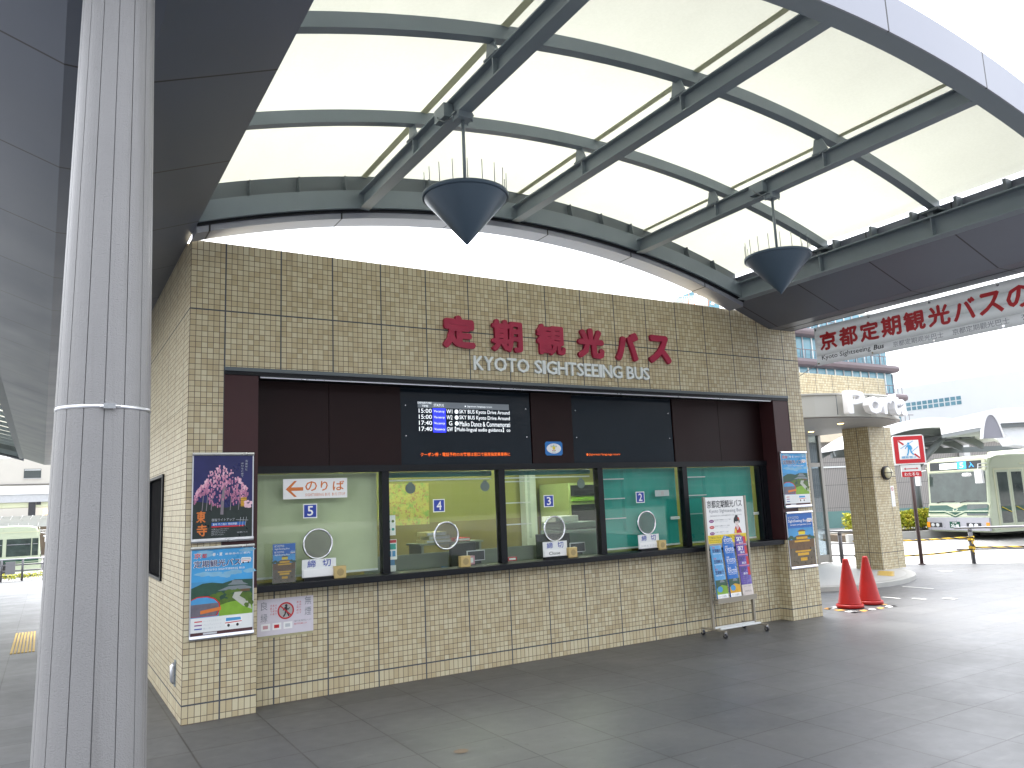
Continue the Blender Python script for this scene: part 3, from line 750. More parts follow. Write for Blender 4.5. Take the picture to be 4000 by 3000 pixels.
# walking smoker notice below window five
t = thing('notice', 'pale laminated no smoking notice with walking figure taped below the counter', 'notice', (.65, .195, .595)); fr = F((.65, .198, .60)); W, H = .51, .32
PAPER = M('notice paper', (.62, .58, .64), .35, 0, .08, 9)
mb = MB(); mb.box((0, 0, -.001), (W, H, .003), PAPER, fr); mb.box((.01, -.022, -.001), (W - .005, -.001, .002), M('old tape', (.36, .34, .2), .4, 0, .3, 20), fr); obj('sheet', mb, t)
mb = MB(); cxn, cyn = .255, .205
mb.oval(cxn, cyn, .068, .068, .0034, PLINTH, fr, 32); mb.annulus(cxn, cyn, .062, .076, .0038, RED, fr)
mb.oval(cxn + .004, cyn + .045, .012, .012, .0040, INK, fr, 14)
mb.line([(cxn, cyn + .034), (cxn + .002, cyn - .004)], .026, .0040, INK, fr); mb.line([(cxn + .004, cyn), (cxn + .018, cyn - .028), (cxn + .03, cyn - .05)], .013, .0041, INK, fr); mb.line([(cxn, cyn), (cxn - .006, cyn - .028), (cxn - .022, cyn - .052)], .013, .0041, INK, fr)
mb.line([(cxn - .004, cyn + .028), (cxn - .026, cyn + .004)], .009, .0041, INK, fr); mb.line([(cxn + .006, cyn + .024), (cxn + .022, cyn + .008), (cxn + .034, cyn + .026)], .009, .0041, INK, fr)
mb.line([(cxn - .05, cyn + .046), (cxn + .05, cyn - .046)], .011, .0044, RED, fr)
for ch, a, b in (('良', .03, .225), ('縁', .03, .12), ('無', .43, .24), ('煙', .43, .145)): mb.text(ch, a, b, a + .06, b + .075, GREYINK, fr, .0036)
for i in range(3):
    for j, ch in enumerate(('京都での', '路上喫煙', '守ります')[i]): mb.text(ch, .115 + .022 * i, .25 - .025 * j, .13 + .022 * i, .268 - .025 * j, RED, fr, .0036, res=1)
for i in range(2):
    for j, ch in enumerate(('路上喫煙は', '迷惑行為す')[i]): mb.text(ch, .375 + .024 * i - .02, .262 - .024 * j, .392 + .024 * i - .02, .28 - .024 * j, RED, fr, .0036, res=1)
for i in range(3): mb.rect(.035 + .1 * i, .045, .115 + .1 * i, .105, .0036, WHITE, fr); mb.rect(.05 + .1 * i, .06, .095 + .1 * i, .09, .004, (M('pale red print', (.55, .3, .32), .5), RED, LGREY)[i], fr)
mb.text('京都市では路上喫煙を禁止しています', .33, .095, .49, .112, GREYINK, fr, .0036, res=1); mb.text('罰金千円を徴収します', .33, .07, .45, .086, RED, fr, .0036, res=1)
obj('lettering', mb, t)

# ================================================================== information displays
DISP = M('dark display glass', (.010, .016, .024), .1, 0, .2, 2, spec=.3)
LIT = M('lit white display text', (.75, .8, .85), .5, 0, .02, 3, emit=.22); LITB = M('lit blue display field', (.02, .03, .75), .5, 0, .02, 3, emit=.30)
LITO = M('lit orange ticker text', (.9, .14, .01), .5, 0, .02, 3, emit=.16); LITG = M('lit grey display bar', (.12, .14, .16), .5, 0, .02, 3, emit=.1)
def display(x0, x1, label):
    t = thing('display_screen', label, 'display', ((x0 + x1) / 2, .26, 2.13)); fr = F((x0, .262, 2.128))
    mb = MB(); mb.box((.004, 0, -.02), (x1 - x0 - .004, .808, 0), DISP, fr); obj('glass', mb, t)
    mb = MB()
    for a in (.06, x1 - x0 - .06):
        for b in (.3, .62): mb.tube([fr(a, b, 0), fr(a, b, .004)], .007, CHROME, 10)
    obj('screw', mb, t)
    return t, fr
t, fr = display(2.098, 3.70, 'dark departure display listing four tours beside blue status fields')
mb = MB(); ro = .62
mb.rect(.20, .60, 1.32, .665, .0012, LITG, fr)
mb.text('DEPARTURE', .20, .642, .36, .662, LIT, fr, .002, res=1); mb.text('TIME', .25, .608, .32, .628, LIT, fr, .002, res=1); mb.text('STATUS', .385, .616, .505, .645, LIT, fr, .002, res=1)
mb.oval(.765, .628, .008, .008, .002, LIT, fr, 10); mb.text('Japanese language tours', .79, .615, 1.1, .640, LIT, fr, .002, res=1)
for i, (a, b, c) in enumerate((('15:00', 'W1', 'SKY BUS Kyoto Drive Around'), ('15:00', 'W2', 'SKY BUS Kyoto Drive Around'), ('17:40', 'G', 'Maiko Dance & Commemorati'), ('17:40', 'GW', '【Multi-lingual audio guidance】co'))):
    z = .545 - .064 * i
    mb.text(a, .21, z, .36, z + .045, LIT, fr, .002); mb.rect(.372, z - .014, .525, z + .052, .0014, LITB, fr); mb.text('Vacancy', .385, z + .002, .512, z + .034, LIT, fr, .002, res=1)
    mb.text(b, .535 if len(b) > 1 else .56, z, .605 if len(b) > 1 else .60, z + .045, LIT, fr, .002)
    if i < 3: mb.oval(.655, z + .022, .023, .023, .002, LIT, fr, 16); mb.text(c, .69, z - .008, 1.325, z + .046, LIT, fr, .002)
    else: mb.text(c, .63, z - .01, 1.325, z + .05, LIT, fr, .002)
mb.text('クーポン券・電話予約のお客様は窓口で座席指定乗車券に', .22, .085, 1.31, .125, LITO, fr, .002, bold=.01)
obj('display_text', mb, t)
t, fr = display(4.275, 5.86, 'dark blank display with a short orange ticker line near its bottom edge')
mb = MB(); mb.oval(.205, .096, .014, .014, .002, LITO, fr, 12); mb.text('Japanese language tours', .23, .08, .70, .112, LITO, fr, .002); obj('display_text', mb, t)
t = thing('sticker', 'blue sticker with white oval and yellow emblem between the two displays', 'sticker', (3.99, .244, 2.21)); fr = F((3.87, .2435, 2.215))
mb = MB(); q = .24; h = .16; rr = .02
mb.prism([(rr, 0), (q - rr, 0), (q, rr), (q, h - rr), (q - rr, h), (rr, h), (0, h - rr), (0, rr)], 0, .002, M('sticker blue', (.01, .16, .50), .4), fr); obj('backing', mb, t)
mb = MB(); mb.oval(q / 2, h / 2, .1, .058, .0026, WHITE, fr, 32); mb.oval(q / 2, h / 2 + .004, .02, .018, .003, YEL, fr, 18); mb.line([(q / 2, .04), (q / 2, .125)], .008, .0028, GRASSP, fr); mb.line([(q / 2 - .045, .1), (q / 2 + .045, .1)], .007, .0028, GRASSP, fr)
mb.line([(q / 2 - .025, .05), (q / 2 - .01, .062)], .008, .003, RED, fr); mb.line([(q / 2 + .025, .05), (q / 2 + .01, .062)], .008, .003, RED, fr); mb.text('KYOTO', q / 2 - .03, .03, q / 2 + .03, .04, BLUE, fr, .003, res=1); mb.text('RAKU BUS', q / 2 - .045, .112, q / 2 + .045, .124, BLUE, fr, .003, res=1)
obj('emblem', mb, t)

# ================================================================== window signs and counter things
fr = F((0, .2485, 0))
t = thing('direction_sign', 'white sign with orange arrow and lettering at the top of window five', 'sign', (1.2, .2485, 1.81))
mb = MB(); mb.box((.89, 1.815, 0), (1.515, 2.005, .002), WHITE, fr); obj('board', mb, t); mb = MB()
mb.flat([(.915, 1.908), (.995, 1.985), (1.02, 1.985), (.965, 1.925), (1.08, 1.925), (1.08, 1.892), (.965, 1.892), (1.02, 1.835), (.995, 1.835)][::-1], .0026, ORANGE, fr)
for ch, a in (('の', 1.10), ('り', 1.25), ('ば', 1.37)): mb.text(ch, a, 1.885, a + (.115 if ch != 'り' else .07), 1.98, ORANGE, fr, .0026, bold=.03)
mb.text('SIGHTSEEING BUS  BUS STOP', 1.10, 1.837, 1.495, 1.865, ORANGE, fr, .0026, res=1); obj('lettering', mb, t)
for n, x in ((5, 1.08), (4, 2.44), (3, 3.82), (2, 5.17)):
    t = thing('number_plate', 'white bordered blue plate with the number %d stuck on a window' % n, 'number sign', (x + .065, .2485, 1.63), 'window number plates')
    mb = MB(); mb.box((x, 1.63, 0), (x + .135, 1.765, .002), WHITE, fr); mb.rect(x + .009, 1.639, x + .126, 1.756, .0025, BLUE, fr); obj('plate', mb, t)
    mb = MB(); mb.text(str(n), x + .04, 1.652, x + .097, 1.744, WHITE, fr, .003, bold=.03); obj('numeral', mb, t)
MESHM, nt, b = new_mat('speaking mesh'); b.inputs['Base Color'].default_value = (.22, .22, .21, 1); b.inputs['Roughness'].default_value = .5
tr = nt.nodes.new('ShaderNodeBsdfTransparent'); mx = nt.nodes.new('ShaderNodeMixShader'); link(nt, noise(nt, objvec(nt), 160, 2) * .3 + .22, mx.inputs[0])
nt.links.new(tr.outputs[0], mx.inputs[1]); nt.links.new(b.outputs[0], mx.inputs[2]); nt.links.new(mx.outputs[0], nt.nodes['Material Output'].inputs[0])
for n, x in ((5, 1.22), (4, 2.58), (3, 3.945), (2, 5.31)):
    t = thing('speaking_hole', 'round chrome ringed speaking hole in the glass of window number %d' % n, 'speaking hole', (x, .248, 1.385), 'speaking holes')
    o = Vector((x, .244, 1.385)); mb = MB(); K = 40; rings = []
    for i in range(K):
        a = 2 * math.pi * i / K; d = Vector((math.cos(a), 0, math.sin(a)))
        rings.append([o + d * (.138 + .011 * math.cos(q)) + Vector((0, -.011 * math.sin(q), 0)) for q in [2 * math.pi * j / 10 for j in range(10)]])
    rings.append(rings[0]); mb.loft(rings, CHROME, True, False); obj('ring', mb, t)
    mb = MB(); mb.tube([o + Vector((0, .003, 0)), o + Vector((0, -.003, 0))], .128, MESHM, 40); obj('mesh_disc', mb, t)
TAN = M('tan speaker plastic', (.50, .37, .15), .45, 0, .06, 8); TAND = M('tan speaker grille', (.33, .25, .11), .6, 0, .3, 200)
for n, x in ((5, 1.335), (4, 2.67), (3, 4.03), (2, 5.36)):
    t = thing('intercom_speaker', 'square tan counter speaker with round grille below window number %d' % n, 'speaker', (x + .06, .12, 1.058), 'counter speakers')
    mb = MB(); mb.box((x, .10, 1.059), (x + .115, .16, 1.172), TAN); obj('housing', mb, t, .006)
    mb = MB(); mb.oval(x + .0575, 1.116, .034, .034, .0012, TAND, F((0, .10, 0)), 24); obj('grille', mb, t)
for n, x, word in ((5, 1.04, ''), (3, 3.715, 'Close'), (2, 5.08, 'お待ち下さい')):
    t = thing('closed_sign', {5: 'white closed sign with blank lower strip in front of window five', 3: 'white closed sign with the English word Close in front of window three', 2: 'white closed sign with small print in front of window two'}[n], 'sign', (x + .16, .14, 1.058), 'closed signs on the counter')
    fr = F((x, .15, 1.085)); mb = MB()
    mb.box((0, 0, -.002), (.325, .165, .002), OFFW, fr); mb.box((.015, -.026, -.03), (.31, -.001, .03), BLACK, fr); obj('board', mb, t)
    mb = MB(); mb.text('締', .05, .09, .13, .157, BLUE, fr, .003, bold=.025); mb.text('切', .195, .09, .275, .157, BLUE, fr, .003, bold=.025); obj('lettering', mb, t)
    mb = MB(); mb.box((.012, .004, .003), (.305, .072, .012), WHITE, fr)
    if word: mb.text(word, .07 if n == 3 else .03, .02, .22 if n == 3 else .28, .055 if n == 3 else .045, INK if n == 3 else LGREY, fr, .0125, bold=.01)
    obj('strip', mb, t)
ACR = glass_mat('clear acrylic', (.93, .95, .96), 1.0)
t = thing('leaflet_holder', 'clear holder of blue tour leaflets on the counter at window five', 'leaflet holder', (.86, .08, 1.058)); fr = F((.755, .085, 1.06))
mb = MB(); mb.box((.0, .0, .0), (.215, .36, .003), ACR, fr); mb.box((0, 0, -.04), (.215, .005, 0), ACR, fr); mb.box((0, .005, -.04), (.003, .3, 0), ACR, fr); mb.box((.212, .005, -.04), (.215, .3, 0), ACR, fr); obj('holder', mb, t)
mb = MB(); f2 = F(fr(.006, .006, -.012)); mb.box((0, 0, -.014), (.203, .345, -.001), WHITE, f2); goldhall(mb, f2, .203, .345, .0005); mb.text('KYOTO', .015, .315, .1, .335, WHITE, f2, .004, bold=.03); mb.text('SightSeeing Bus', .015, .29, .15, .308, WHITE, f2, .004, bold=.03)
mb.text('KYOTO', .015, .262, .1, .28, WHITE, f2, .004, bold=.03); mb.text('SightSeeing Bus', .015, .238, .15, .255, WHITE, f2, .004, bold=.03); minibus(mb, .16, .25, .04, f2, .004); obj('leaflet', mb, t)

# ================================================================== blinds and the office behind the glass
PALE = M('pale roller blind', (.52, .56, .36), .8, 0, .12, 2.5); TEAL = M('teal roller blind', (.014, .30, .25), .75, 0, .1, 1.2)
for a, b, m, lab, cat in ((.625, 1.865, PALE, 'pale green roller blind pulled down behind window five', 'w'), (4.665, 5.935, TEAL, 'teal roller blind pulled down behind window two', 'w'), (6.02, 7.335, TEAL, 'teal roller blind pulled down behind the rightmost window', 'w')):
    t = thing('roller_blind', lab, 'blind', ((a + b) / 2, .36, 1.1)); mb = MB()
    xs = [a + (b - a) * i / 24 for i in range(25)]
    mb.loft([[(x, .36 + .003 * math.sin(9 * i / 24), z) for z in (1.105, 2.055)] + [(x, .362 + .003 * math.sin(9 * i / 24), z) for z in (2.055, 1.105)] for i, x in enumerate(xs)], m, False); obj('cloth', mb, t)
    mb = MB(); mb.box((a, .352, 1.085), (b, .37, 1.104), OFFW); obj('bottom_bar', mb, t)
VAL = M('teal pelmet', (.03, .20, .19), .6)
for a, b, lab in ((1.945, 3.22, 'rolled up teal blind across the top of window four'), (3.30, 4.58, 'rolled up teal blind across the top of window three')):
    t = thing('roller_blind', lab, 'blind', ((a + b) / 2, .38, 2.0)); mb = MB(); mb.tube([(a, .39, 2.03), (b, .39, 2.03)], .028, VAL, 14); obj('roll', mb, t)
    mb = MB(); mb.box((a, .38, 1.965), (b, .395, 1.98), OFFW); obj('bottom_bar', mb, t)
LAMPW = M('lit office tube', (.95, 1.0, .78), .5, 0, .01, 2, emit=18.0)
for x, lab in ((2.6, 'lit fluorescent ceiling fitting in the office behind window four'), (4.0, 'lit fluorescent ceiling fitting in the office behind window three'), (5.7, 'lit fluorescent ceiling fitting at the far right of the office')):
    t = thing('ceiling_light', lab, 'light', (x, 1.9, 2.7)); mb = MB(); mb.box((x - .1, 1.2, 2.66), (x + .1, 2.6, 2.7), OFFW); obj('housing', mb, t)
    mb = MB(); mb.tube([(x, 1.22, 2.64), (x, 2.58, 2.64)], .018, LAMPW, 10); obj('tube', mb, t)
# wall map: coloured sheet
m, nt, b = new_mat('street map print'); v = objvec(nt); n1 = noise(nt, v, 9, 6, .75); n2 = noise(nt, v, 23, 5, .7)
link(nt, mixc(nt, ((n2 - .52) * 12).m('MINIMUM', 1.0).max(0.0), mixc(nt, ((n1 - .5) * 9).m('MINIMUM', 1.0).max(0.0), (.50, .47, .12), (.25, .42, .10)), (.42, .22, .10)), b.inputs['Base Color'])
mb = MB(); mb.box((3.16, 3.362, 1.44), (3.84, 3.3695, 2.04), m); single('wall_map', mb, 'yellow and green street map pinned to the office wall behind window four', 'map')
mb = MB(); fr = F((0, .262, 0)); mb.box((1.93, 1.42, -.02), (2.03, 1.62, -.018), WHITE, fr)
for i in range(2):
    for j in range(2): mb.oval(1.958 + .045 * i, 1.48 + .08 * j, .016, .014, -.0172, TEAL if (i + j) % 2 else TREEP, fr, 12)
single('sticker', mb, 'white sheet with four small pictures stuck inside window four', 'sticker')
t = thing('notice', 'white notice with red heading stuck inside window four near the frame', 'notice', (1.98, .28, 1.2)); mb = MB(); mb.box((1.93, 1.18, -.02), (2.04, 1.38, -.018), WHITE, fr); obj('sheet', mb, t)
mb = MB(); mb.rect(1.934, 1.345, 2.036, 1.375, -.0172, RED, fr); mb.rect(1.94, 1.28, 2.03, 1.335, -.0172, TEAL, fr); mb.rect(1.945, 1.21, 1.98, 1.265, -.0172, SKYB, fr); mb.rect(1.99, 1.21, 2.025, 1.265, -.0172, SKYB, fr); obj('print', mb, t)
DESK = M('grey desk', (.16, .19, .14), .6, 0, .1, 3); DARKP = M('dark plastic', (.02, .024, .026), .45, 0, .1, 6)
def desk(x0, x1, lab):
    t = thing('desk', lab, 'desk', (x0, .9, .05)); mb = MB(); mb.box((x0, .55, .88), (x1, 1.25, .92), DESK); obj('desk_top', mb, t)
    for x in (x0 + .02, x1 - .06): mb = MB(); mb.box((x, .57, .05), (x + .04, 1.23, .88), DESK); obj('side_panel', mb, t)
    mb = MB(); mb.box((x0 + .06, 1.2, .3), (x1 - .06, 1.22, 1.16), DESK); obj('back_panel', mb, t)
desk(1.98, 3.24, 'grey counter desk behind window four'); desk(3.30, 4.6, 'grey counter desk behind window three')
def monitor(x, y, z, lab, rz=.3, wd=.4):
    t = thing('monitor', lab, 'monitor', (x, y, z)); f = F((x, y, z), (math.cos(rz), math.sin(rz), 0)); mb = MB()
    mb.box((-wd / 2, .08, -.02), (wd / 2, .08 + wd * .66, .02), DARKP, f); obj('screen', mb, t, .008); mb = MB(); mb.box((-.03, .01, -.03), (.03, .2, -.021), DARKP, f); obj('stand', mb, t)
    mb = MB(); mb.box((-.1, 0, -.1), (.1, .012, .06), DARKP, f); obj('foot', mb, t)
monitor(3.13, .95, .92, 'dark monitor turned away behind window four'); monitor(4.42, 1.0, .92, 'dark monitor on the desk behind window three', -.2, .45)
def screen_small(x, lab):
    t = thing('customer_display', lab, 'display', (x, .42, 1.06)); f = F((x, .42, 1.06)); mb = MB(); mb.box((-.11, .03, -.015), (.11, .14, 0), ALU, f); mb.box((-.1, .038, .0005), (.1, .132, .003), DARKP, f); obj('panel', mb, t)
    mb = MB(); mb.box((-.05, 0, -.05), (.05, .03, .02), DARKP, f); obj('foot', mb, t)
screen_small(3.02, 'small silver rimmed customer display inside window four'); screen_small(4.38, 'small silver rimmed customer display inside window three')
BIND = [M('binder cream', (.55, .5, .25), .6), M('binder white', (.6, .6, .5), .6), M('binder red', (.45, .04, .03), .6), M('binder blue', (.05, .2, .4), .6)]
t = thing('shelf_unit', 'low shelf rack with papers behind window four', 'shelf', (3.1, 1.45, .9)); mb = MB(); mb.box((2.75, 1.3, 1.24), (3.6, 1.7, 1.26), DESK); obj('top_shelf', mb, t)
for x in (2.78, 3.55): mb = MB(); mb.box((x, 1.32, .05), (x + .03, 1.68, 1.24), DESK); obj('upright', mb, t)
for i, (x0, x1, z0, z1, k, lab) in enumerate(((2.85, 3.2, 1.26, 1.30, 0, 'lowest cream'), (2.9, 3.18, 1.301, 1.34, 1, 'middle white'), (2.86, 3.14, 1.341, 1.39, 0, 'topmost cream'))):
    mb = MB(); mb.box((x0, 1.36, z0), (x1, 1.62, z1), BIND[k]); mb.box((x0 + .02, 1.355, z0 + .008), (x1 - .02, 1.36, z1 - .008), OFFW)
    single('binder', mb, lab + ' binder of the pile on the shelf behind window four', 'binder', 'binders on the office shelf', .003)
mb = MB(); mb.box((3.24, 1.36, 1.261), (3.45, 1.6, 1.30), BIND[2]); mb.box((3.25, 1.355, 1.268), (3.44, 1.36, 1.292), OFFW); single('binder', mb, 'red binder lying on the shelf behind window four', 'binder', 'binders on the office shelf', .003)
t = thing('cabinet', 'tall pale cabinet with dark doors on the office wall behind window three', 'cabinet', (6.3, 2.9, .05)); CABM = M('pale green cabinet', (.35, .42, .16), .6)
mb = MB(); mb.box((5.75, 2.5, .05), (6.9, 3.3, 1.96), CABM); obj('body', mb, t)
for i in range(2):
    x = 5.79 + .56 * i; mb = MB(); mb.box((x, 2.48, 1.76), (x + .50, 2.498, 1.92), DARKP); obj('door', mb, t)
    mb = MB(); mb.box((x, 2.48, 1.68), (x + .50, 2.498, 1.745), GRASSP); obj('label_panel', mb, t)
    mb = MB(); mb.box((x, 2.48, .95), (x + .50, 2.498, 1.63), DARKP); obj('lower_door', mb, t)
t = thing('printer', 'large grey office copier behind window three', 'printer', (5.3, 1.85, .05)); COPY = M('copier grey', (.20, .25, .25), .5)
mb = MB(); mb.box((4.95, 1.6, .05), (5.65, 2.1, 1.3), COPY); obj('body', mb, t, .02); mb = MB(); mb.box((4.97, 1.62, 1.31), (5.63, 2.08, 1.4), COPY); obj('lid', mb, t, .015); mb = MB(); mb.box((4.92, 1.65, 1.41), (5.3, 2.0, 1.49), OFFW); obj('paper_stack', mb, t, .01)
mb = MB(); mb.prism([(0, 0), (.16, 0), (.19, .1), (.03, .12)], 0, .03, BIND[3], F((2.66, .6, .925), (1, .2, 0))); single('folder', mb, 'blue folder leaning on the desk behind window four', 'folder')
mb = MB(); mb.box((3.38, .36, 1.06), (3.5, .42, 1.1), RED); mb.box((3.4, .355, 1.07), (3.48, .36, 1.09), WHITE); single('stamp_box', mb, 'small red box on the ledge inside window three', 'box')
mb = MB(); mb.box((2.83, .34, 1.06), (2.96, .40, 1.15), M('pink card', (.5, .25, .3), .5)); mb.box((2.85, .338, 1.08), (2.94, .34, 1.13), OFFW); single('card_stand', mb, 'small pink card stand on the ledge inside window four', 'card stand')
mb = MB(); mb.box((1.96, .34, 1.06), (2.04, .42, 1.2), BIND[3]); mb.box((1.95, .335, 1.06), (2.05, .339, 1.12), OFFW); single('leaflet_stack', mb, 'short stack of leaflets inside window four beside the frame', 'leaflets')
for a, lab in ((2.20, 'grey round handle at the upper left inside window four'), (3.08, 'grey round handle at the upper right inside window four'), (4.37, 'grey round handle at the upper right inside window three')):
    mb = MB(); mb.tube([(a, .275, 1.885), (a, .268, 1.885)], .055, M('grey disc', (.12, .15, .15), .5), 24); mb.box((a - .02, .268, 1.93), (a + .02, .275, 1.95), M('grey disc', (.12, .15, .15), .5)); single('blind_catch', mb, lab, 'blind catch')

# ================================================================== brochure rack on castors
RY = -.085
TAUPE = M('taupe aluminium posts', (.33, .30, .25), .4, .5, .06, 6)
t = thing('brochure_rack', 'wheeled brochure rack with a white and yellow header board in front of the tiled wall', 'rack', (6.32, RY, 0))
for x in (5.965, 6.68):
    mb = MB(); mb.box((x - .016, RY - .016, .085), (x + .016, RY + .016, 1.665), TAUPE); obj('post', mb, t, .003)
    mb = MB(); mb.box((x - .016, -.29, .07), (x + .016, .115, .088), TAUPE); obj('foot_bar', mb, t)
    for y in (-.27, .095):
        mb = MB(); mb.tube([(x - .011, y, .03), (x + .011, y, .03)], .03, INK, 18); mb.tube([(x - .013, y, .03), (x + .013, y, .03)], .014, CHROME, 12); mb.box((x - .018, y - .012, .032), (x + .018, y + .02, .07), CHROME); obj('castor', mb, t)
mb = MB(); mb.box((5.982, -.2, .088), (6.664, -.17, .106), OFFW); mb.box((5.982, RY - .015, .088), (6.664, RY + .015, .106), OFFW); obj('cross_bar', mb, t)
f = F((5.985, RY - .006, 0)); mb = MB()
mb.box((0, 1.09, -.012), (.675, 1.66, 0), WHITE, f); mb.rect(.004, 1.092, .671, 1.195, .0008, YEL, f); obj('header_board', mb, t)
mb = MB(); mb.text('京都定期観光バス', .025, 1.525, .635, 1.62, INK, f, .0016, bold=.012); mb.text('Kyoto Sightseeing Bus', .055, 1.455, .62, 1.51, GREYINK, f, .0016)
mb.text('京都定期观光巴士 京都定期觀光巴士 교토 정기관광버스', .06, 1.42, .62, 1.437, GREYINK, f, .0016, res=1)
for i in range(3):
    z = 1.365 - .075 * i; mb.oval(.08, z, .042, .019, .0016, (PURP, RED, PURP)[i], f, 20); mb.text('市内', .055, z - .007, .105, z + .007, WHITE, f, .002, res=1)
    mb.text('毎日運行 定期観光バスのご案内', .13, z + .006, .42 - .03 * i, z + .02, GREYINK, f, .0016, res=1); mb.text('予約なしでも空席があれば乗車', .13, z - .014, .36, z - .002, LGREY, f, .0016, res=1)
mb.text('ご予約なしでもOK。おひとり様でもご乗車いただけます。', .02, 1.148, .65, 1.178, INK, f, .0016, res=1); mb.text('If there are vacancies, you can join the tour without a reservation,', .02, 1.122, .62, 1.14, INK, f, .0016, res=1); mb.text('even if you are the only person.', .02, 1.1, .3, 1.115, INK, f, .0016, res=1)
# small stylised head of a dancer with dark piled hair
mb.oval(.52, 1.335, .034, .042, .0016, M('pale face print', (.72, .62, .6), .5), f, 20); mb.oval(.515, 1.375, .045, .032, .002, INK, f, 18); mb.oval(.518, 1.408, .026, .018, .0024, INK, f, 14); mb.oval(.478, 1.35, .012, .028, .002, INK, f, 12); mb.oval(.562, 1.35, .010, .026, .002, INK, f, 12)
mb.oval(.55, 1.385, .014, .012, .0027, RED, f, 10); mb.oval(.56, 1.37, .01, .01, .0028, ORANGE, f, 10)
mb.flat([(.46, 1.2), (.6, 1.2), (.565, 1.275), (.535, 1.3), (.52, 1.24), (.5, 1.295), (.475, 1.26)], .0018, RED, f); mb.flat([(.47, 1.2), (.5, 1.2), (.5, 1.26), (.478, 1.25)], .0022, YEL, f); mb.line([(.505, 1.295), (.525, 1.24), (.56, 1.3)], .01, .0024, WHITE, f)
mb.line([(.5, 1.335), (.51, 1.336)], .003, .002, INK, f); mb.line([(.53, 1.336), (.54, 1.335)], .003, .002, INK, f); mb.oval(.52, 1.308, .005, .003, .002, RED, f, 8)
obj('header_print', mb, t)
mb = MB(); mb.box((5.985, RY - .008, 1.04), (6.66, RY + .008, 1.088), TAUPE); obj('rail', mb, t)
mb = MB(); mb.box((5.985, -.175, .385), (6.66, RY + .02, .42), TAUPE); mb.box((5.985, -.18, .42), (6.66, -.172, .445), TAUPE); obj('ledge', mb, t)
mb = MB()
for i in range(13): mb.tube([(5.99 + .055 * i, RY + .012, .42), (5.99 + .055 * i, RY + .012, 1.04)], .002, CHROME, 5)
for i in range(5): mb.tube([(5.985, RY + .008, .5 + .12 * i), (6.66, RY + .008, .5 + .12 * i)], .0025, CHROME, 5)
obj('wire_grid', mb, t)
BRO = {0: M('brochure sky blue', (.12, .36, .66), .25, 0, .25, 14), 1: M('brochure blue', (.03, .16, .52), .25, 0, .3, 14), 2: M('brochure violet', (.13, .09, .36), .25, 0, .3, 16), 3: M('brochure paper', (.62, .55, .52), .4, 0, .06, 14)}
def brochure(col, row, rows, lab):
    x = 6.0 + .222 * col; z = (.44, .57, .70, .83, .945)[row]; y = -.165 + .012 * row
    H = .40 if row == 0 else .24; W = .19
    t = thing('brochure', lab, 'brochure', (x, y, z), 'brochures in the wheeled rack'); f = F((x, y, z), (1, .03, 0), (0, .10, 1)); mb = MB()
    kind = 3 if (col == 2 and row == 0) else col
    xs = [(W * i / 5) for i in range(6)]
    mb.loft([[f(a, 0, -.012 - .004 * (i % 5 == 0)), f(a, H, -.012 - .004 * (i % 5 == 0)), f(a, H, -.006 * (i % 5 == 0)), f(a, 0, -.006 * (i % 5 == 0))] for i, a in enumerate(xs)], BRO[kind], False)
    obj('cover', mb, t); mb = MB()
    if kind == 3:
        mb.oval(.07, H * .86, .022, .014, .0015, INK, f, 10); mb.text('時刻表のご案内', .03, H * .68, .16, H * .73, GREYINK, f, .0015, res=1)
        for i in range(7): mb.text('市内観光バス時刻運賃', .03, H * (.62 - .06 * i), .16 - .02 * (i % 3), H * (.645 - .06 * i), GREYINK, f, .0015, res=1)
        mb.text('KYOTO BUS', .04, H * .1, .15, H * .15, INK, f, .0015, res=1)
    elif col == 2:
        mb.text('SKY', .02, H - .085, .12, H - .03, WHITE if row > 2 else NIGHT, f, .0015, bold=.05); mb.text('BUS', .06, H - .12, .13, H - .095, WHITE, f, .0015, bold=.03); mb.rect(.0, H - .014, W, H, .0013, PINKS[1], f); mb.rect(.14, H - .13, .185, H - .03, .0013, RED, f)
    else:
        mb.text('定期観光' if col == 0 else 'KYOTO', .02, H - .085, .17, H - .04, NIGHT if col == 0 else WHITE, f, .0015, bold=.03); mb.text('京都', .02, H - .035, .07, H - .012, RED if col == 0 else WHITE, f, .0015)
        mb.text('SightSeeing Bus', .02, H - .105, .16, H - .09, WHITE, f, .0015)
        if row == 0:
            mb.rect(.002, 0, W - .002, .05, .0013, WHITE, f); mb.rect(.002, .05, W - .002, .22, .0012, HILL, f); mb.flat([(.002, .05), (.19, .05), (.19, .14), (.1, .16), (.002, .12)], .0016, GRASSP if col == 0 else GOLD, f); mb.oval(.06, .11, .045, .035, .0018, SKYB, f, 16); mb.text('コース案内', .02, .012, .15, .038, GREYINK, f, .0018, res=1); mb.flat([(.07, .19), (.16, .19), (.13, .22), (.09, .22)], .0017, ROOFP, f)
    obj('print', mb, t)
rn = ('bottom', 'second from bottom', 'middle', 'second from top', 'top')
for col, (cn, rws) in enumerate((('pale blue', 4), ('deep blue', 5), ('violet', 5))):
    for row in range(rws):
        if col == 2 and row == 0: lab = 'whitish leaflet with fine black print at the bottom right of the rack'
        else: lab = '%s brochure, %s of the %s column in the wheeled rack' % (cn, rn[row] if rws == 5 or row < 3 else 'top', ('left', 'middle', 'right')[col])
        brochure(col, row, rws, lab)

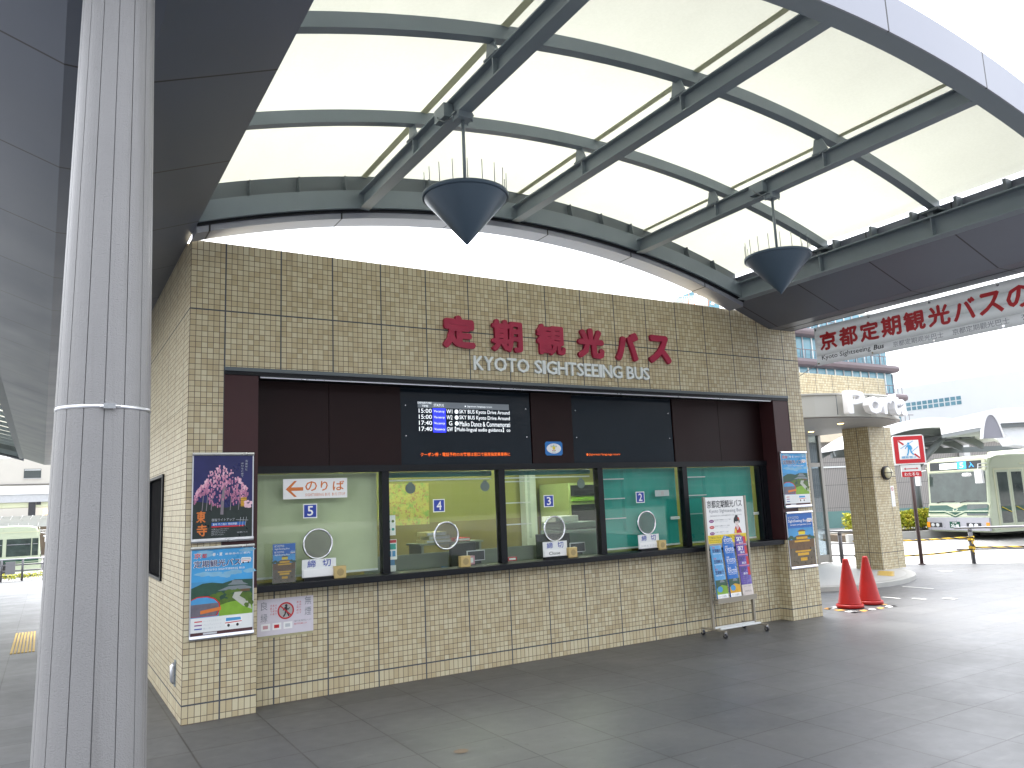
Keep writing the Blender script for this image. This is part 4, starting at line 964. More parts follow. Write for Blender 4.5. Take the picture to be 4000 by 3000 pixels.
# clear leaflet shelves and small notes just inside the glass
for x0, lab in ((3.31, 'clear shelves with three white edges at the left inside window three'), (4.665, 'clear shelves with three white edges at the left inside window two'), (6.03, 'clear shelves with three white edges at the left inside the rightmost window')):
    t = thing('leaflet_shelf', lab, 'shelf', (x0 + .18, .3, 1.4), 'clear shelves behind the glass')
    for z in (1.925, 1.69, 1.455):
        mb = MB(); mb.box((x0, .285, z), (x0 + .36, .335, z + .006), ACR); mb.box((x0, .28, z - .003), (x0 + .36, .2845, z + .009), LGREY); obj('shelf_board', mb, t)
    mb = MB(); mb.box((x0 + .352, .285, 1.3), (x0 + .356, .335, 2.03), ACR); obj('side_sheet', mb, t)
fr = F((0, .262, 0))
t = thing('notice', 'small pale note with one red character high inside window two', 'notice', (5.6, .27, 1.7)); mb = MB(); mb.box((5.51, 1.70, -.02), (5.74, 1.775, -.018), LGREY, fr); obj('sheet', mb, t); mb = MB(); mb.text('京', 5.6, 1.708, 5.655, 1.765, M('pale red print'), fr, -.0172); obj('lettering', mb, t)
for x, z, lab in ((5.74, 1.405, 'narrow white label strip at the right inside window two'), (7.24, 1.40, 'narrow white label strip at the right inside the rightmost window')):
    mb = MB(); mb.box((x, z, -.02), (x + .15, z + .035, -.018), WHITE, fr); mb.rect(x + .01, z + .01, x + .14, z + .022, -.0172, LGREY, fr); single('label_strip', mb, lab, 'label')
mb = MB(); mb.tube([(-.004, .36, .28), (-.02, .36, .30), (-.022, .36, .42), (-.004, .36, .44)], [.02, .024, .024, .02], ALU, 12); mb.box((-.006, .325, .25), (-.001, .395, .47), STEEL)
single('wall_fitting', mb, 'small silver wall fitting low on the side wall behind the corner', 'wall fitting')
# ================================================================== unseen station hall, added behind the camera to block sky light
m, nt, b = new_mat('sky blocker glass facade'); P, p, N = pos(nt)
j = ((p[0] / 1.8).fract().lt(.07)).max((p[2] / 1.8).fract().lt(.07)); wn = nt.nodes.new('ShaderNodeTexWhiteNoise'); link(nt, comb(nt, (p[0] / 1.8).floor(), (p[2] / 1.8).floor(), 1.0), wn.inputs['Vector'])
link(nt, mixc(nt, j, mixc(nt, X(nt, wn.outputs[0]), (.05, .06, .07), (.12, .13, .14)), (.25, .25, .25)), b.inputs['Base Color']); b.inputs['Roughness'].default_value = .3
mb = MB(); mb.box((-200, -150, -.1), (230, -110, 27), m); mb.box((-60, -150, 27), (70, -114, 32), m)
single('station_sky_blocker', mb, 'unseen glass fronted station hall added behind the camera to block sky light', 'sky blocker')

# ================================================================== entrance pavilion on the right
T = thing('entrance_pavilion', 'tiled entrance pavilion with round nosed canopy on a square pillar', 'entrance', (11.6, 3.9, .075))
mb = MB(); mb.box((13.28, 2.53, .078), (14.03, 3.13, 2.93), TILE2); obj('pillar', mb, T)
fr = F((0, 0, 0), (1, 0, 0), (0, 1, 0)); RC = 2.65
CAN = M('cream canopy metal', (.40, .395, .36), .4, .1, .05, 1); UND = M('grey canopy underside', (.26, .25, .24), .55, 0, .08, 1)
def nose(R, y1=7.5, s=9): return [(11.6 + R * math.cos(math.radians(-180 + s * i)), 3.9 + R * math.sin(math.radians(-180 + s * i))) for i in range(int(180 / s) + 1)] + [(11.6 + R, y1), (11.6 - R, y1)]
mb = MB(); mb.prism(nose(RC - .06), 2.932, 2.96, UND, fr); obj('canopy_underside', mb, T)
mb = MB(); mb.prism(nose(RC), 2.962, 3.33, CAN, fr); mb.prism(nose(RC + .03), 3.331, 3.36, CAN, fr); mb.prism(nose(RC + .02), 2.95, 2.975, CAN, fr); obj('canopy_fascia', mb, T)
mb = MB()
for dg in (-128, -108, -92, -76, -56):
    a = math.radians(dg); c_, s2 = math.cos(a), math.sin(a); mb.tube([(11.6 + (RC + .001) * c_, 3.9 + (RC + .001) * s2, 2.98), (11.6 + (RC + .001) * c_, 3.9 + (RC + .001) * s2, 3.33)], .006, STEELD, 6)
obj('fascia_joint', mb, T)
mb = MB(); mb.box((9.0, 2.53, 3.362), (14.03, 7.0, 3.95), TILE2); obj('upper_block', mb, T)
mb = MB(); mb.box((9.0, 4.5, .08), (9.2, 7, 2.93), TILE2); obj('rear_wall', mb, T)
DL = M('lit downlight', (1, .62, .2), .4, 0, .01, 2, emit=2.2)
for x, y in ((11.9, 2.15), (11.4, 3.3), (12.9, 3.6)):
    mb = MB(); mb.tube([(x, y, 2.926), (x, y, 2.9315)], .075, ALU, 20); mb.tube([(x, y, 2.922), (x, y, 2.926)], .055, DL, 20); obj('downlight', mb, T)
mb = MB()
for x in (11.2, 12.45, 13.75, 14.17): mb.box((x - .04, 4.38, .08), (x + .04, 4.46, 2.93), M('taupe door frame', (.30, .29, .27), .45, .3, .06, 3))
for z in (.1, 2.22): mb.box((11.2, 4.39, z), (14.17, 4.45, z + (.16 if z < 1 else .09)), M('taupe door frame'))
obj('door_frame', mb, T)
for a, b_ in ((11.24, 12.41), (12.49, 13.71), (13.79, 14.13)):
    mb = MB(); mb.box((a, 4.41, .26), (b_, 4.422, 2.22), GLASSD); obj('glass_panel', mb, T)
    mb = MB(); mb.box((a, 4.41, 2.31), (b_, 4.422, 2.93), GLASSD); obj('glass_panel', mb, T)
# letters standing on the canopy edge
t = thing('sign_lettering', 'big white letters reading Porta along the rounded canopy edge', 'sign', (11.6, 1.2, 2.97)); Rl = RC + .06; ang = -107.0
WLET = M('white channel letters', (.80, .80, .82), .4, 0, .03, 5)
for ch, wd, hh in (('P', .42, .41), ('o', .40, .30), ('r', .30, .30), ('t', .30, .38), ('a', .38, .30)):
    a0 = math.radians(ang); da = wd / Rl; am = a0 + da / 2; o = Vector((11.6 + Rl * math.cos(am), 3.9 + Rl * math.sin(am), 2.975))
    f = F(o, (-math.sin(am), math.cos(am), 0)); mb = MB(); mb.bold(ch, -wd / 2 + .015, 0, wd / 2 - .015, hh, WLET, f, .07, .018, ext=.06, step=.0006)
    obj('letter', mb, t); ang += math.degrees(da)
# lamp and strip notice on the pillar
t = thing('wall_lamp', 'round bulkhead lamp with black guard on the entrance pillar', 'lamp', (13.69, 2.53, 1.985)); f = F((13.69, 2.528, 1.985)); rings = []
mb = MB(); mb.loft([[f(r * math.cos(2 * math.pi * i / 24), r * math.sin(2 * math.pi * i / 24), c) for i in range(24)] for r, c in ((.14, 0), (.14, .05), (.122, .06))], INK, True); obj('base', mb, t)
mb = MB(); mb.loft([[f(r * math.cos(2 * math.pi * i / 24), r * math.sin(2 * math.pi * i / 24), c) for i in range(24)] for r, c in ((.118, .06), (.11, .09), (.075, .125), (.02, .135))], M('cream lamp glass', (.62, .58, .40), .3), True); obj('glass', mb, t)
mb = MB(); mb.tube([f(0, -.125, .062), f(0, -.085, .12), f(0, 0, .142), f(0, .085, .12), f(0, .125, .062)], .007, INK, 6); mb.tube([f(-.125, 0, .062), f(-.085, 0, .12), f(0, 0, .142), f(.085, 0, .12), f(.125, 0, .062)], .007, INK, 6); obj('guard', mb, t)
t = thing('notice', 'narrow white upright notice with red circle on the entrance pillar', 'notice', (13.86, 2.53, 1.3)); f = F((13.80, 2.528, 1.30)); mb = MB(); mb.box((0, 0, 0), (.115, .42, .004), WHITE, f); obj('sheet', mb, t)
mb = MB(); mb.annulus(.057, .355, .03, .04, .005, RED, f, 20); mb.line([(.033, .377), (.081, .333)], .009, .0052, RED, f); mb.rect(.035, .35, .08, .36, .0049, INK, f)
for i in range(6): mb.text('ここは禁煙です', .02, .27 - .045 * i, .095, .29 - .045 * i, LGREY, f, .005, res=1)
obj('print', mb, t)

# ================================================================== traffic cones and hazard tape
CONER = M('red cone rubber', (.27, .004, .003), .45, 0, .25, 7, spec=.3)
t0 = thing('traffic_cone', 'nearer red traffic cone with an orange patch on its rim', 'traffic cone', (8.99, .22, .008), 'red cones by the wall corner')
mb = MB(); mb.lathe([(.165, .058), (.158, .07), (.04, .67), (.034, .69), (.012, .694), (.0, .694)], (8.99, .22, 0), CONER, 36); obj('body', mb, t0)
mb = MB(); mb.lathe([(0, .009), (.185, .009), (.19, .02), (.188, .05), (.175, .058), (.0, .058)], (8.99, .22, 0), CONER, 36); bs = obj('base', mb, t0)
t1 = copy_tree(t0, (.50, .03, 0), 'farther red traffic cone standing right behind the nearer one')
mb = MB(); f = F((8.99, .22, 0)); a = [(8.99 + .1735 * math.cos(q), .22 + .1735 * math.sin(q), .0595) for q in (-.75, -.55, -.35, -.15)]; a2 = [(8.99 + .15 * math.cos(q), .22 + .15 * math.sin(q), .105) for q in (-.75, -.55, -.35, -.15)]
mb.loft([[p, Vector(q), Vector(q) * 1.0 + Vector((.004, -.004, 0)), Vector(p) + Vector((.004, -.004, 0))] for p, q in zip(a, a2)], ORANGE, False); obj('patch', mb, t0)
TY = M('hazard yellow', (.75, .36, .05), .5, 0, .1, 12); TK = M('hazard black', (.025, .025, .028), .5)
mb = MB(); c4 = [(8.63, .33), (8.62, -.15), (9.56, -.13), (9.68, .46)]
c4 = [(8.66, .42), (8.60, -.13), (9.52, -.17), (9.72, .48)]
for (ax, ay), (bx, by) in zip(c4, c4[1:] + c4[:1]):
    L = math.hypot(bx - ax, by - ay); n = int(L / .09); px, py = -(by - ay) / L * .10, (bx - ax) / L * .10
    for i in range(n):
        q0, q1 = i / n, (i + 1) / n; sk = .035 / L
        P_ = lambda q, s: (ax + (bx - ax) * (q + (sk if s else 0)) + px * s, ay + (by - ay) * (q + (sk if s else 0)) + py * s, .005)
        mb.quad([P_(q0, 0), P_(q1, 0), P_(q1, 1), P_(q0, 1)], TK if i % 2 else TY if i % 4 else WHITE)
single('hazard_tape', mb, 'yellow and black striped tape square on the paving around two red cones', 'hazard tape')

# ================================================================== no crossing sign, rails and ropes at the kerb
t = thing('no_crossing_sign', 'square red bordered sign with struck out blue walking figure on a brown pole', 'road sign', (15.44, 3.06, 0))
PB = M('brown painted pole', (.075, .045, .045), .45, 0, .15, 4)
mb = MB(); mb.tube([(15.44, 3.06, 0), (15.44, 3.06, 2.6)], .038, PB, 14); mb.tube([(15.44, 3.06, 0), (15.44, 3.06, .02)], .07, PB, 14); obj('pole', mb, t)
vd = Vector((15.44 + 1.05, 3.06 + 7.165, 0)).normalized(); rr = Vector((vd.y, -vd.x, 0)); rr = (rr + vd * .25).normalized()
f = F(Vector((15.44, 3.06, 2.5)) - rr.cross(Vector((0, 0, 1))) * -.05, rr); S2 = .325
mb = MB(); q = S2; e = .04; mb.prism([(-q + e, -q), (q - e, -q), (q, -q + e), (q, q - e), (q - e, q), (-q + e, q), (-q, q - e), (-q, -q + e)], -.05, 0, OFFW, f); obj('board', mb, t)
LB = M('sign light blue', (.05, .33, .62), .4); mb = MB()
mb.flat([(-.30, -.30), (.30, -.30), (.30, .30), (-.30, .30)], .002, RED, f); mb.rect(-.21, -.21, .21, .21, .004, WHITE, f)
mb.line([(-.20, .20), (-.10, .115)], .035, .006, RED, f); mb.line([(.10, -.10), (.20, -.19)], .035, .006, RED, f)
mb.line([(-.17, .03), (.10, .19)], .012, .006, LB, f); mb.line([(.03, -.07), (.19, .06)], .012, .006, LB, f)
mb.oval(0, .135, .024, .026, .008, LB, f, 14); mb.flat([(-.03, .105), (.035, .105), (.05, .0), (-.02, .0)], .008, LB, f); mb.line([(-.01, .01), (-.02, -.06), (-.045, -.13)], .03, .0082, LB, f); mb.line([(.03, .01), (.04, -.06), (.085, -.115)], .03, .0083, LB, f); mb.line([(-.02, .09), (-.06, .05), (-.075, .02)], .02, .0084, LB, f); mb.line([(.035, .09), (.06, .04), (.06, -.0)], .02, .0085, LB, f)
mb.text('横断禁止', -.17, -.195, .14, -.14, LB, f, .008, bold=.02); obj('face_print', mb, t)
mb = MB(); mb.box((-.2, -.60, -.05), (.2, -.335, -.01), OFFW, f); mb.rect(-.2, -.60, .2, -.48, -.008, RED, f); mb.line([(-.12, -.42), (.12, -.42)], .014, -.006, RED, f)
for s in (-1, 1): mb.flat([(s * .15, -.42), (s * .11, -.395), (s * .11, -.445)][::s], -.006, RED, f)
mb.text('わたるな', -.15, -.575, .15, -.505, WHITE, f, -.005, bold=.03); obj('sub_plate', mb, t)
RAIL = M('galvanised rail', (.27, .275, .30), .35, .6, .1, 4); POST = M('dark rail post', (.10, .10, .11), .4, .3, .1, 4)
p0, p1 = Vector((14.43, 4.30, 0)), Vector((16.15, 2.33, 0)); dv = (p1 - p0)
def rail(a, b, lab, top, mids):
    t = thing('guard_rail', lab, 'guard rail', tuple((a + b) / 2)); L = (b - a)
    for p in ((a, b) if top == 2 else (a,)):
        mb = MB(); mb.tube([p, p + Vector((0, 0, .69))], .042, POST, 14); mb.lathe([(.045, 0), (.045, .03), (.03, .05), (0, .06)], p + Vector((0, 0, .68)), POST, 14); obj('post', mb, t)
    mb = MB(); ext = L.normalized() * .3; mb.tube([a + Vector((0, 0, .755)) - ext, b + Vector((0, 0, .755)) + (ext if top == 2 else Vector((0, 0, 0)))], .024, RAIL, 12); obj('top_rail', mb, t)
    for z in mids:
        mb = MB(); mb.tube([a + Vector((0, 0, z)) - ext, b + Vector((0, 0, z))], .013, POST, 10); obj('lower_rail', mb, t)
rail(p0, p0 + dv * .28, 'short guard rail with grey post seen between the glass door and the entrance pillar', 1, (.48, .22))
rail(p1, p1 + dv * 1.0 * 2.6, 'long pipe guard rail at the kerb in front of the large bus', 2, (.30,))
ROPEM, nt, b = new_mat('yellow black rope'); v = objvec(nt); sp = nt.nodes.new('ShaderNodeSeparateXYZ'); link(nt, v, sp.inputs[0])
st = ((X(nt, sp.outputs[0]) * 1.0 + X(nt, sp.outputs[2]) * 2.2) / .19).fract().lt(.36); link(nt, mixc(nt, st, (.62, .40, .03), (.02, .02, .02)), b.inputs['Base Color']); b.inputs['Roughness'].default_value = .8
def rope(a, b, sag, lab):
    n = 24; mb = MB(); mb.tube([a.lerp(b, i / n) - Vector((0, 0, sag * 4 * (i / n) * (1 - i / n))) for i in range(n + 1)], .018, ROPEM, 8); single('rope', mb, lab, 'rope', 'striped barrier ropes')
z_ = lambda p, z: p + Vector((0, 0, z))
a_ = p0 + dv * .1
rope(z_(a_, .53), z_(p1, .56), .03, 'upper yellow and black rope between the entrance pillar and the rail post')
rope(z_(a_, .20), z_(p1, .30), .06, 'lower sagging yellow and black rope between the entrance pillar and the rail post')
rope(z_(p1, .34), z_(p1 + dv * 2.6, .40), .03, 'yellow and black rope running right from the knotted rail post')
for z, lab in ((.52, 'upper yellow rope knot tied around the rail post'), (.33, 'lower yellow rope knot tied around the rail post')):
    mb = MB(); rings = []
    for i in range(28):
        a = 2 * math.pi * i / 7; mb_ = 0; rings.append(p1 + Vector((.055 * math.cos(a), .055 * math.sin(a), z - .05 + .1 * i / 28)))
    mb.tube(rings, .016, ROPEM, 6); mb.tube([p1 + Vector((-.05, -.05, z)), p1 + Vector((-.09, -.07, z - .06)), p1 + Vector((-.07, -.08, z - .13))], .014, ROPEM, 6); single('rope_knot', mb, lab, 'rope knot')

# ================================================================== banner
t = thing('banner', 'white cloth banner with crimson Japanese lettering hanging under the right soffit', 'banner', (8.0, -3, 3.36))
fb = F((8.0, -.40, 3.375), (0, -1, 0), (0, 0, 1)); BL = 6.6; mb = MB(); n = 90
def bz(a): return .012 * math.sin(a * 2.1 + 1) + .006 * math.sin(a * 6.3)
rows = (0, .13, .27, .40, .53)
for k in range(4):
    mb.loft([[fb(BL * i / n, rows[k] + d * (rows[k + 1] - rows[k]), bz(BL * i / n) + .006 * math.sin(BL * i / n * 3 + rows[k] * 9 + d) * 0) for d in (0, 1)] + [fb(BL * i / n, rows[k] + d * (rows[k + 1] - rows[k]), bz(BL * i / n) - .002) for d in (1, 0)] for i in range(n + 1)], CLOTH, True, True)
obj('cloth', mb, t)
def ctext(mb, s, a0, b0, a1, b1, m, bold=0, shear=0):
    k = len(mb.v)
    if bold > .025: mb.bold(s, a0, b0, a1, b1, m, fb, 0, .010, step=.00012)
    else: mb.text(s, a0, b0, a1, b1, m, fb, 0, bold=bold, shear=shear)
    for i in range(k, len(mb.v)):
        a = -(mb.v[i].y + .40); mb.v[i].x -= bz(a) + .004
mb = MB(); a = .14
a = .08
for k_, ch in enumerate('京都定期観光バスのりば'):
    ctext(mb, ch, a, .19, a + .272, .445, RED, .03); a += .302
ctext(mb, 'Kyoto Sightseeing ', .09, .05, .81, .13, INK, .008); ctext(mb, 'Bus', .85, .062, 1.0, .125, INK, .02, .2)
ctext(mb, '京都定期观光巴士', 1.12, .045, 1.75, .115, GREYINK); ctext(mb, '京都定期觀光巴士', 1.86, .045, 2.5, .115, GREYINK); ctext(mb, '정기관광버스', 2.62, .045, 3.2, .115, GREYINK)
obj('lettering', mb, t)
for i in range(9):
    a = .03 + i * .8
    for b_ in (.5, .03): mb = MB(); mb.tube([fb(a, b_, bz(a) + .001), fb(a, b_, bz(a) + .004)], .014, CHROME, 12); obj('eyelet', mb, t)
for i in range(9):
    a = .03 + i * .8; mb = MB(); mb.tube([fb(a, .5, bz(a) + .003), fb(a, .567, .01)], .004, WHITE, 6); obj('tie', mb, t)
mb = MB(); mb.tube([fb(.03, .03, .012), (8.10, .02, 3.30), ], .0045, M('grey cord', (.3, .3, .3), .7), 6); obj('cord', mb, t)
# ================================================================== city buses
BUSG = M('bus pale green', (.41, .46, .34), .3, 0, .04, 2, coat=.4); BUSC = M('bus cream', (.50, .52, .36), .35, 0, .04, 2); DKG = M('bus dark green', (.005, .055, .035), .3, 0, .08, 3)
BGLASS = M('bus tinted glass', (.03, .045, .04), .05, 0, .9, 2.6, spec=.7); SILV = M('bus silver bumper', (.36, .36, .40), .3, .3, .06, 3); TYRE = M('tyre rubber', (.02, .02, .022), .8); AMBER = M('amber lens', (.75, .25, .02), .25); LENS = M('headlight lens', (.7, .72, .75), .08, .4)
BIN = M('bus cabin shade', (.06, .085, .075), .6, 0, .3, 3); SEAT = M('bus seat cloth', (.05, .16, .13), .8, 0, .2, 8)
LEDW = M('lit bus display white', (.8, .88, .9), .5, 0, .02, 3, emit=.35); LEDB = M('lit bus display blue', (.03, .30, .75), .5, 0, .02, 3, emit=.3)
def bus(o, s, label, route='5', L=10.2, detail=True):
    """x runs from the front bumper to the rear, y from the door side inwards, z up; o is the front corner on the door side"""
    ang = math.atan2(s[1], s[0]); t = thing('bus', label, 'bus', o, 'city buses', ang, True); W = 2.5; t.scale = (1, 1, .96)
    # body shell: side profile lofted across the width, corners rounded in plan
    prof = [(.10, .28), (L - .05, .28), (L, .6), (L - .02, 2.5), (L - .12, 2.82), (L - .5, 2.95), (1.2, 2.95), (.55, 2.90), (.30, 2.82), (.18, 2.55), (.06, 1.12), (.0, 1.0), (.0, .42)]
    mb = MB(); ys = [(0, .06), (.02, .02), (.08, .0), (W - .08, .0), (W - .02, .02), (W, .06)]
    mb.loft([[(min(max(x, 0) + d * (1.6 if x < 1 else -1 if x > L - 1 else 0), L), y, z - (d * .9 if z > 2.7 else 0)) for x, z in prof] for y, d in ys], BUSG, False); obj('body', mb, t)
    FX = lambda z: .06 + (z - 1.12) / 1.43 * .12               # windscreen rake
    ff = lambda a, z, c=0: (FX(z) - c, a, z)                    # on the front: a across, z up
    class FF:
        def __call__(s_, a, b, c=0.0):
            b = b if b <= .66 else .74 + (b - .66) * 1.184 if b < 1.15 else 1.32 + (b - 1.15) * .904 if b < 2.30 else b + .06
            return Vector((FX(b) - c, W - a, b)) if b > 1.12 else Vector((.0 - c + (.06 * max(0, b - 1.0) / .12), W - a, b))
    f = FF(); mb = MB()
    ring = [(.13, 1.14), (W - .13, 1.14), (W - .12, 1.9), (W - .12, 2.30), (.12, 2.30), (.12, 1.9)]
    mb.prism([(a, z) for a, z in ring], .006, .012, BGLASS, f); obj('windscreen', mb, t)
    mb = MB(); mb.prism([(.08, 2.34), (W - .08, 2.34), (W - .08, 2.72), (W - .3, 2.77), (.3, 2.77), (.08, 2.72)], .004, .035, BUSC, f)
    mb.prism([(.2, 2.40), (W - .22, 2.40), (W - .22, 2.68), (.2, 2.70)], .036, .042, DARKP, f); obj('sign_hood', mb, t)
    mb = MB(); mb.rect(.62, 2.44, 1.32, 2.64, .044, LEDW, f); mb.rect(1.34, 2.42, 1.70, 2.67, .044, LEDB, f); mb.text(route, 1.44, 2.45, 1.60, 2.64, WHITE, f, .046, bold=.04); mb.text('入', 1.80, 2.45, 2.0, 2.64, LEDB, f, .046, bold=.04)
    mb.text('四条河原町', .66, 2.55, 1.28, 2.62, INK, f, .046, bold=.01); mb.text('平安神宮 銀閣寺', .66, 2.46, 1.28, 2.53, INK, f, .046, bold=.01); obj('destination_display', mb, t)
    mb = MB(); mb.rect(.03, .98, W - .03, 1.10, .006, BUSC, f); mb.rect(.03, .74, W - .03, .98, .005, BUSC, f)
    mb.flat([(.06, 1.06), (.8, 1.06), (1.15, .95), (1.5, 1.06), (W - .06, 1.06), (W - .06, .90), (1.55, .90), (1.15, .77), (.75, .90), (.06, .90)], .008, DKG, f)
    mb.flat([(.06, .86), (.74, .86), (1.15, .73), (1.56, .86), (W - .06, .86), (W - .06, .82), (1.52, .82), (1.15, .69), (.78, .82), (.06, .82)], .009, DKG, f)
    mb.flat([(.72, 1.09), (1.58, 1.09), (1.3, 1.03), (1.15, 1.0), (1.0, 1.03)], .0095, BUSC, f); mb.oval(1.15, .93, .09, .05, .0105, BUSC, f, 14); mb.oval(1.15, .93, .07, .035, .0115, DKG, f, 12); mb.line([(1.05, .97), (1.25, .97)], .012, .0105, BUSC, f)
    obj('front_livery', mb, t)
    mb = MB(); mb.prism([(1.62, .76), (W - .1, .76), (W - .1, 1.08), (1.62, 1.08)], .012, .016, BGLASS, f); obj('corner_window', mb, t)
    mb = MB(); mb.prism([(.02, .34), (W - .02, .34), (W - .02, .68), (W - .06, .70), (.06, .70), (.02, .68)], .0, .07, SILV, f); obj('bumper', mb, t)
    for a in (.08, 1.62):
        mb = MB(); mb.prism([(a, .44), (a + .55, .44), (a + .55, .60), (a, .60)], .072, .08, INK, f); mb.oval(a + .17, .52, .075, .065, .083, LENS, f, 18); mb.oval(a + .37, .52, .075, .065, .083, LENS, f, 18); obj('headlight', mb, t)
    for a in (.0, W - .13): mb = MB(); mb.prism([(a, .43), (a + .13, .43), (a + .13, .62), (a, .62)], .072, .084, AMBER, f); obj('indicator', mb, t)
    mb = MB(); mb.prism([(.95, .42), (1.36, .42), (1.36, .64), (.95, .64)], .074, .080, DKG, f); mb.text('20-48', 1.0, .45, 1.31, .55, WHITE, f, .082, bold=.03); mb.text('京都', 1.06, .575, 1.24, .62, WHITE, f, .082); obj('number_plate', mb, t)
    for a in (.4, 1.35): mb = MB(); mb.tube([f(a, 1.13, .02), f(a + .3, 1.2, .02), f(a + .72, 1.17, .022)], .012, INK, 6); obj('wiper', mb, t)
    mb = MB(); mb.tube([(.2, .05, 2.62), (-.12, -.05, 2.62), (-.25, .0, 2.6), (-.26, .02, 2.4)], .018, OFFW, 8); mb.tube([(.2, .05, 2.5), (-.14, -.04, 2.5), (-.25, .0, 2.5)], .014, OFFW, 8); mb.box((-.30, -.12, 1.95), (-.20, .14, 2.40), WHITE); obj('mirror', mb, t, .03)
    mb = MB(); mb.tube([(.1, W - .05, 2.5), (-.15, W + .1, 2.45), (-.15, W + .12, 2.3)], .016, OFFW, 8); mb.box((-.18, W + .02, 1.95), (-.10, W + .2, 2.3), WHITE); obj('mirror', mb, t, .03)
    mb = MB(); mb.lathe([(.0, 0), (.13, 0), (.15, .05), (.12, .11), (0, .12)], (-.16, .55, 2.2), WHITE, 18); obj('under_mirror', mb, t)
    # sides: windows, livery band, doors, wheels
    for side, y0, sg in ((0, -.012, 1), (1, W + .012, -1)):
        fs = F((0, y0, 0), (1, 0, 0) if sg > 0 else (1, 0, 0), (0, 0, 1)); Y = lambda d: y0 + (0 if sg > 0 else 0)
        def sbox(mb, a0, z0, a1, z1, d0, d1, m): mb.box((a0, (-.012 - d1) if sg > 0 else (W + .012 + d0), z0), (a1, (-.012 - d0) if sg > 0 else (W + .012 + d1), z1), m)
        mb = MB(); ds = 2.6 if side == 0 else .16
        sbox(mb, ds, .90, L - .1, 1.06, -.010, .002, DKG); sbox(mb, ds, .80, L - .1, .85, -.010, .002, DKG); sbox(mb, 1.55 if side == 0 else .16, 2.56, L - .2, 2.60, -.010, .003, BUSC); obj('side_band', mb, t)
        spans = [(2.75, 4.0), (4.08, 5.3), (6.95, 8.1), (8.18, 9.4)] if side == 0 else [(.55, 1.72), (1.9, 3.1), (3.2, 4.5), (4.6, 5.9), (6.0, 7.3), (7.4, 8.7)]
        if side == 1: spans = [(.2, .5)] + spans
        for a, b in spans:
            mb = MB(); sbox(mb, a, 1.2, b, 2.2, -.008, .003, BGLASS); sbox(mb, a + .03, 1.86, b - .03, 1.885, .0032, .009, SILV); obj('side_window', mb, t)
        for a, b in (((.40, 1.62), (5.45, 6.8)) if side == 0 else ()):
            mb = MB(); sbox(mb, a - .06, .36, b + .06, 2.44, -.010, .004, BUSC); obj('door_frame', mb, t); mid = (a + b) / 2
            for q0, q1 in ((a, mid - .02), (mid + .02, b)):
                mb = MB(); sbox(mb, q0, .40, q1, 2.38, .0045, .012, BUSG); sbox(mb, q0 + .07, .58, q1 - .07, 2.30, .0125, .016, BGLASS); sbox(mb, q0 + .08, .98, q1 - .08, 1.14, .0165, .02, DKG); obj('door', mb, t)
                mb = MB(); yy = -.045 if sg > 0 else W + .045; mb.tube([(q0 + .1, yy, 1.12), ((q0 + q1) / 2, yy - .02, 1.02), (q1 - .1, yy, .94)], .012, YEL, 6); obj('door_handle', mb, t)
        for x in (2.1, 7.4):
            mb = MB(); yy = .0 if sg > 0 else W; mb.tube([(x, yy - .02 * sg, .47), (x, yy + .24 * sg, .47)], .47, TYRE, 32); w_ = obj('wheel', mb, t)
            mb = MB(); mb.tube([(x, yy - .035 * sg, .47), (x, yy - .021 * sg, .47)], .27, SILV, 24); mb.tube([(x, yy - .05 * sg, .47), (x, yy - .036 * sg, .47)], .1, INK, 16); obj('rim', mb, w_)
            mb = MB(); ar = [(x + .56 * math.cos(math.radians(q)), .47 + .56 * math.sin(math.radians(q))) for q in range(0, 181, 15)]
            mb.prism(ar + [(x - .56, .29), (x + .56, .29)], -.0 if sg > 0 else -W - .004, .004 if sg > 0 else -W, INK, F((0, 0, 0))); obj('wheel_arch', mb, t)
    mb = MB(); mb.box((2.4, .4, 2.94), (5.2, 1.9, 3.10), BUSC); obj('roof_unit', mb, t, .06)
    mb = MB(); mb.box((.65, .25, 1.0), (.75, .35, 1.9), ORANGE); 
    return t
LDIR = (.976, -.225)
bus((25.35, 6.68, -.17), LDIR, 'pale green city bus with dark green chevron front waiting behind the guard rail')
bus((-.95, 47.5, -1.25), (-1, 0), 'pale green city bus seen from the side between the column and the left frame edge', '9')

# ================================================================== hedge, terminal wall, arched shelter
LEAFS = [M('hedge leaf %d' % i, c, .6, 0, .2, 3) for i, c in enumerate([(.30, .34, .015), (.42, .40, .02), (.22, .28, .015), (.48, .42, .04)])]
def hedge(c0, c1, depth, h, n, label):
    t = thing('hedge', label, 'hedge', tuple((Vector(c0) + Vector(c1)) / 2)); a, b = Vector(c0), Vector(c1); d = (b - a).normalized(); nrm = Vector((-d.y, d.x, 0)); rnd = random.Random(4); mb = MB(); L = (b - a).length
    for i in range(n):
        u, vv, z = rnd.random(), rnd.random(), rnd.random() ** .6; bulge = .88 + .12 * math.sin(u * L * 3.3) * math.cos(vv * 5)
        p = a + d * u * L + nrm * (vv - .5) * depth * (1 - .35 * z * z) + Vector((0, 0, .05 + z * h * bulge)); s_ = rnd.uniform(.03, .065)
        ax = Vector((rnd.gauss(0, 1), rnd.gauss(0, 1), rnd.gauss(0, .7))).normalized(); bx = ax.orthogonal().normalized(); bx = Matrix.Rotation(rnd.random() * 6.28, 3, ax) @ bx
        mb.quad([p - ax * s_ , p + bx * s_ * .5, p + ax * s_, p - bx * s_ * .5], LEAFS[min(3, int(rnd.random() * 4))])
    obj('foliage', mb, t)
    mb = MB()
    for i in range(40):
        p = a + d * rnd.random() * L + nrm * (rnd.random() - .5) * depth * .6; mb.tube([p, p + Vector((rnd.uniform(-.1, .1), rnd.uniform(-.1, .1), h * .8))], [.014, .005], PB, 5)
    obj('stems', mb, t)
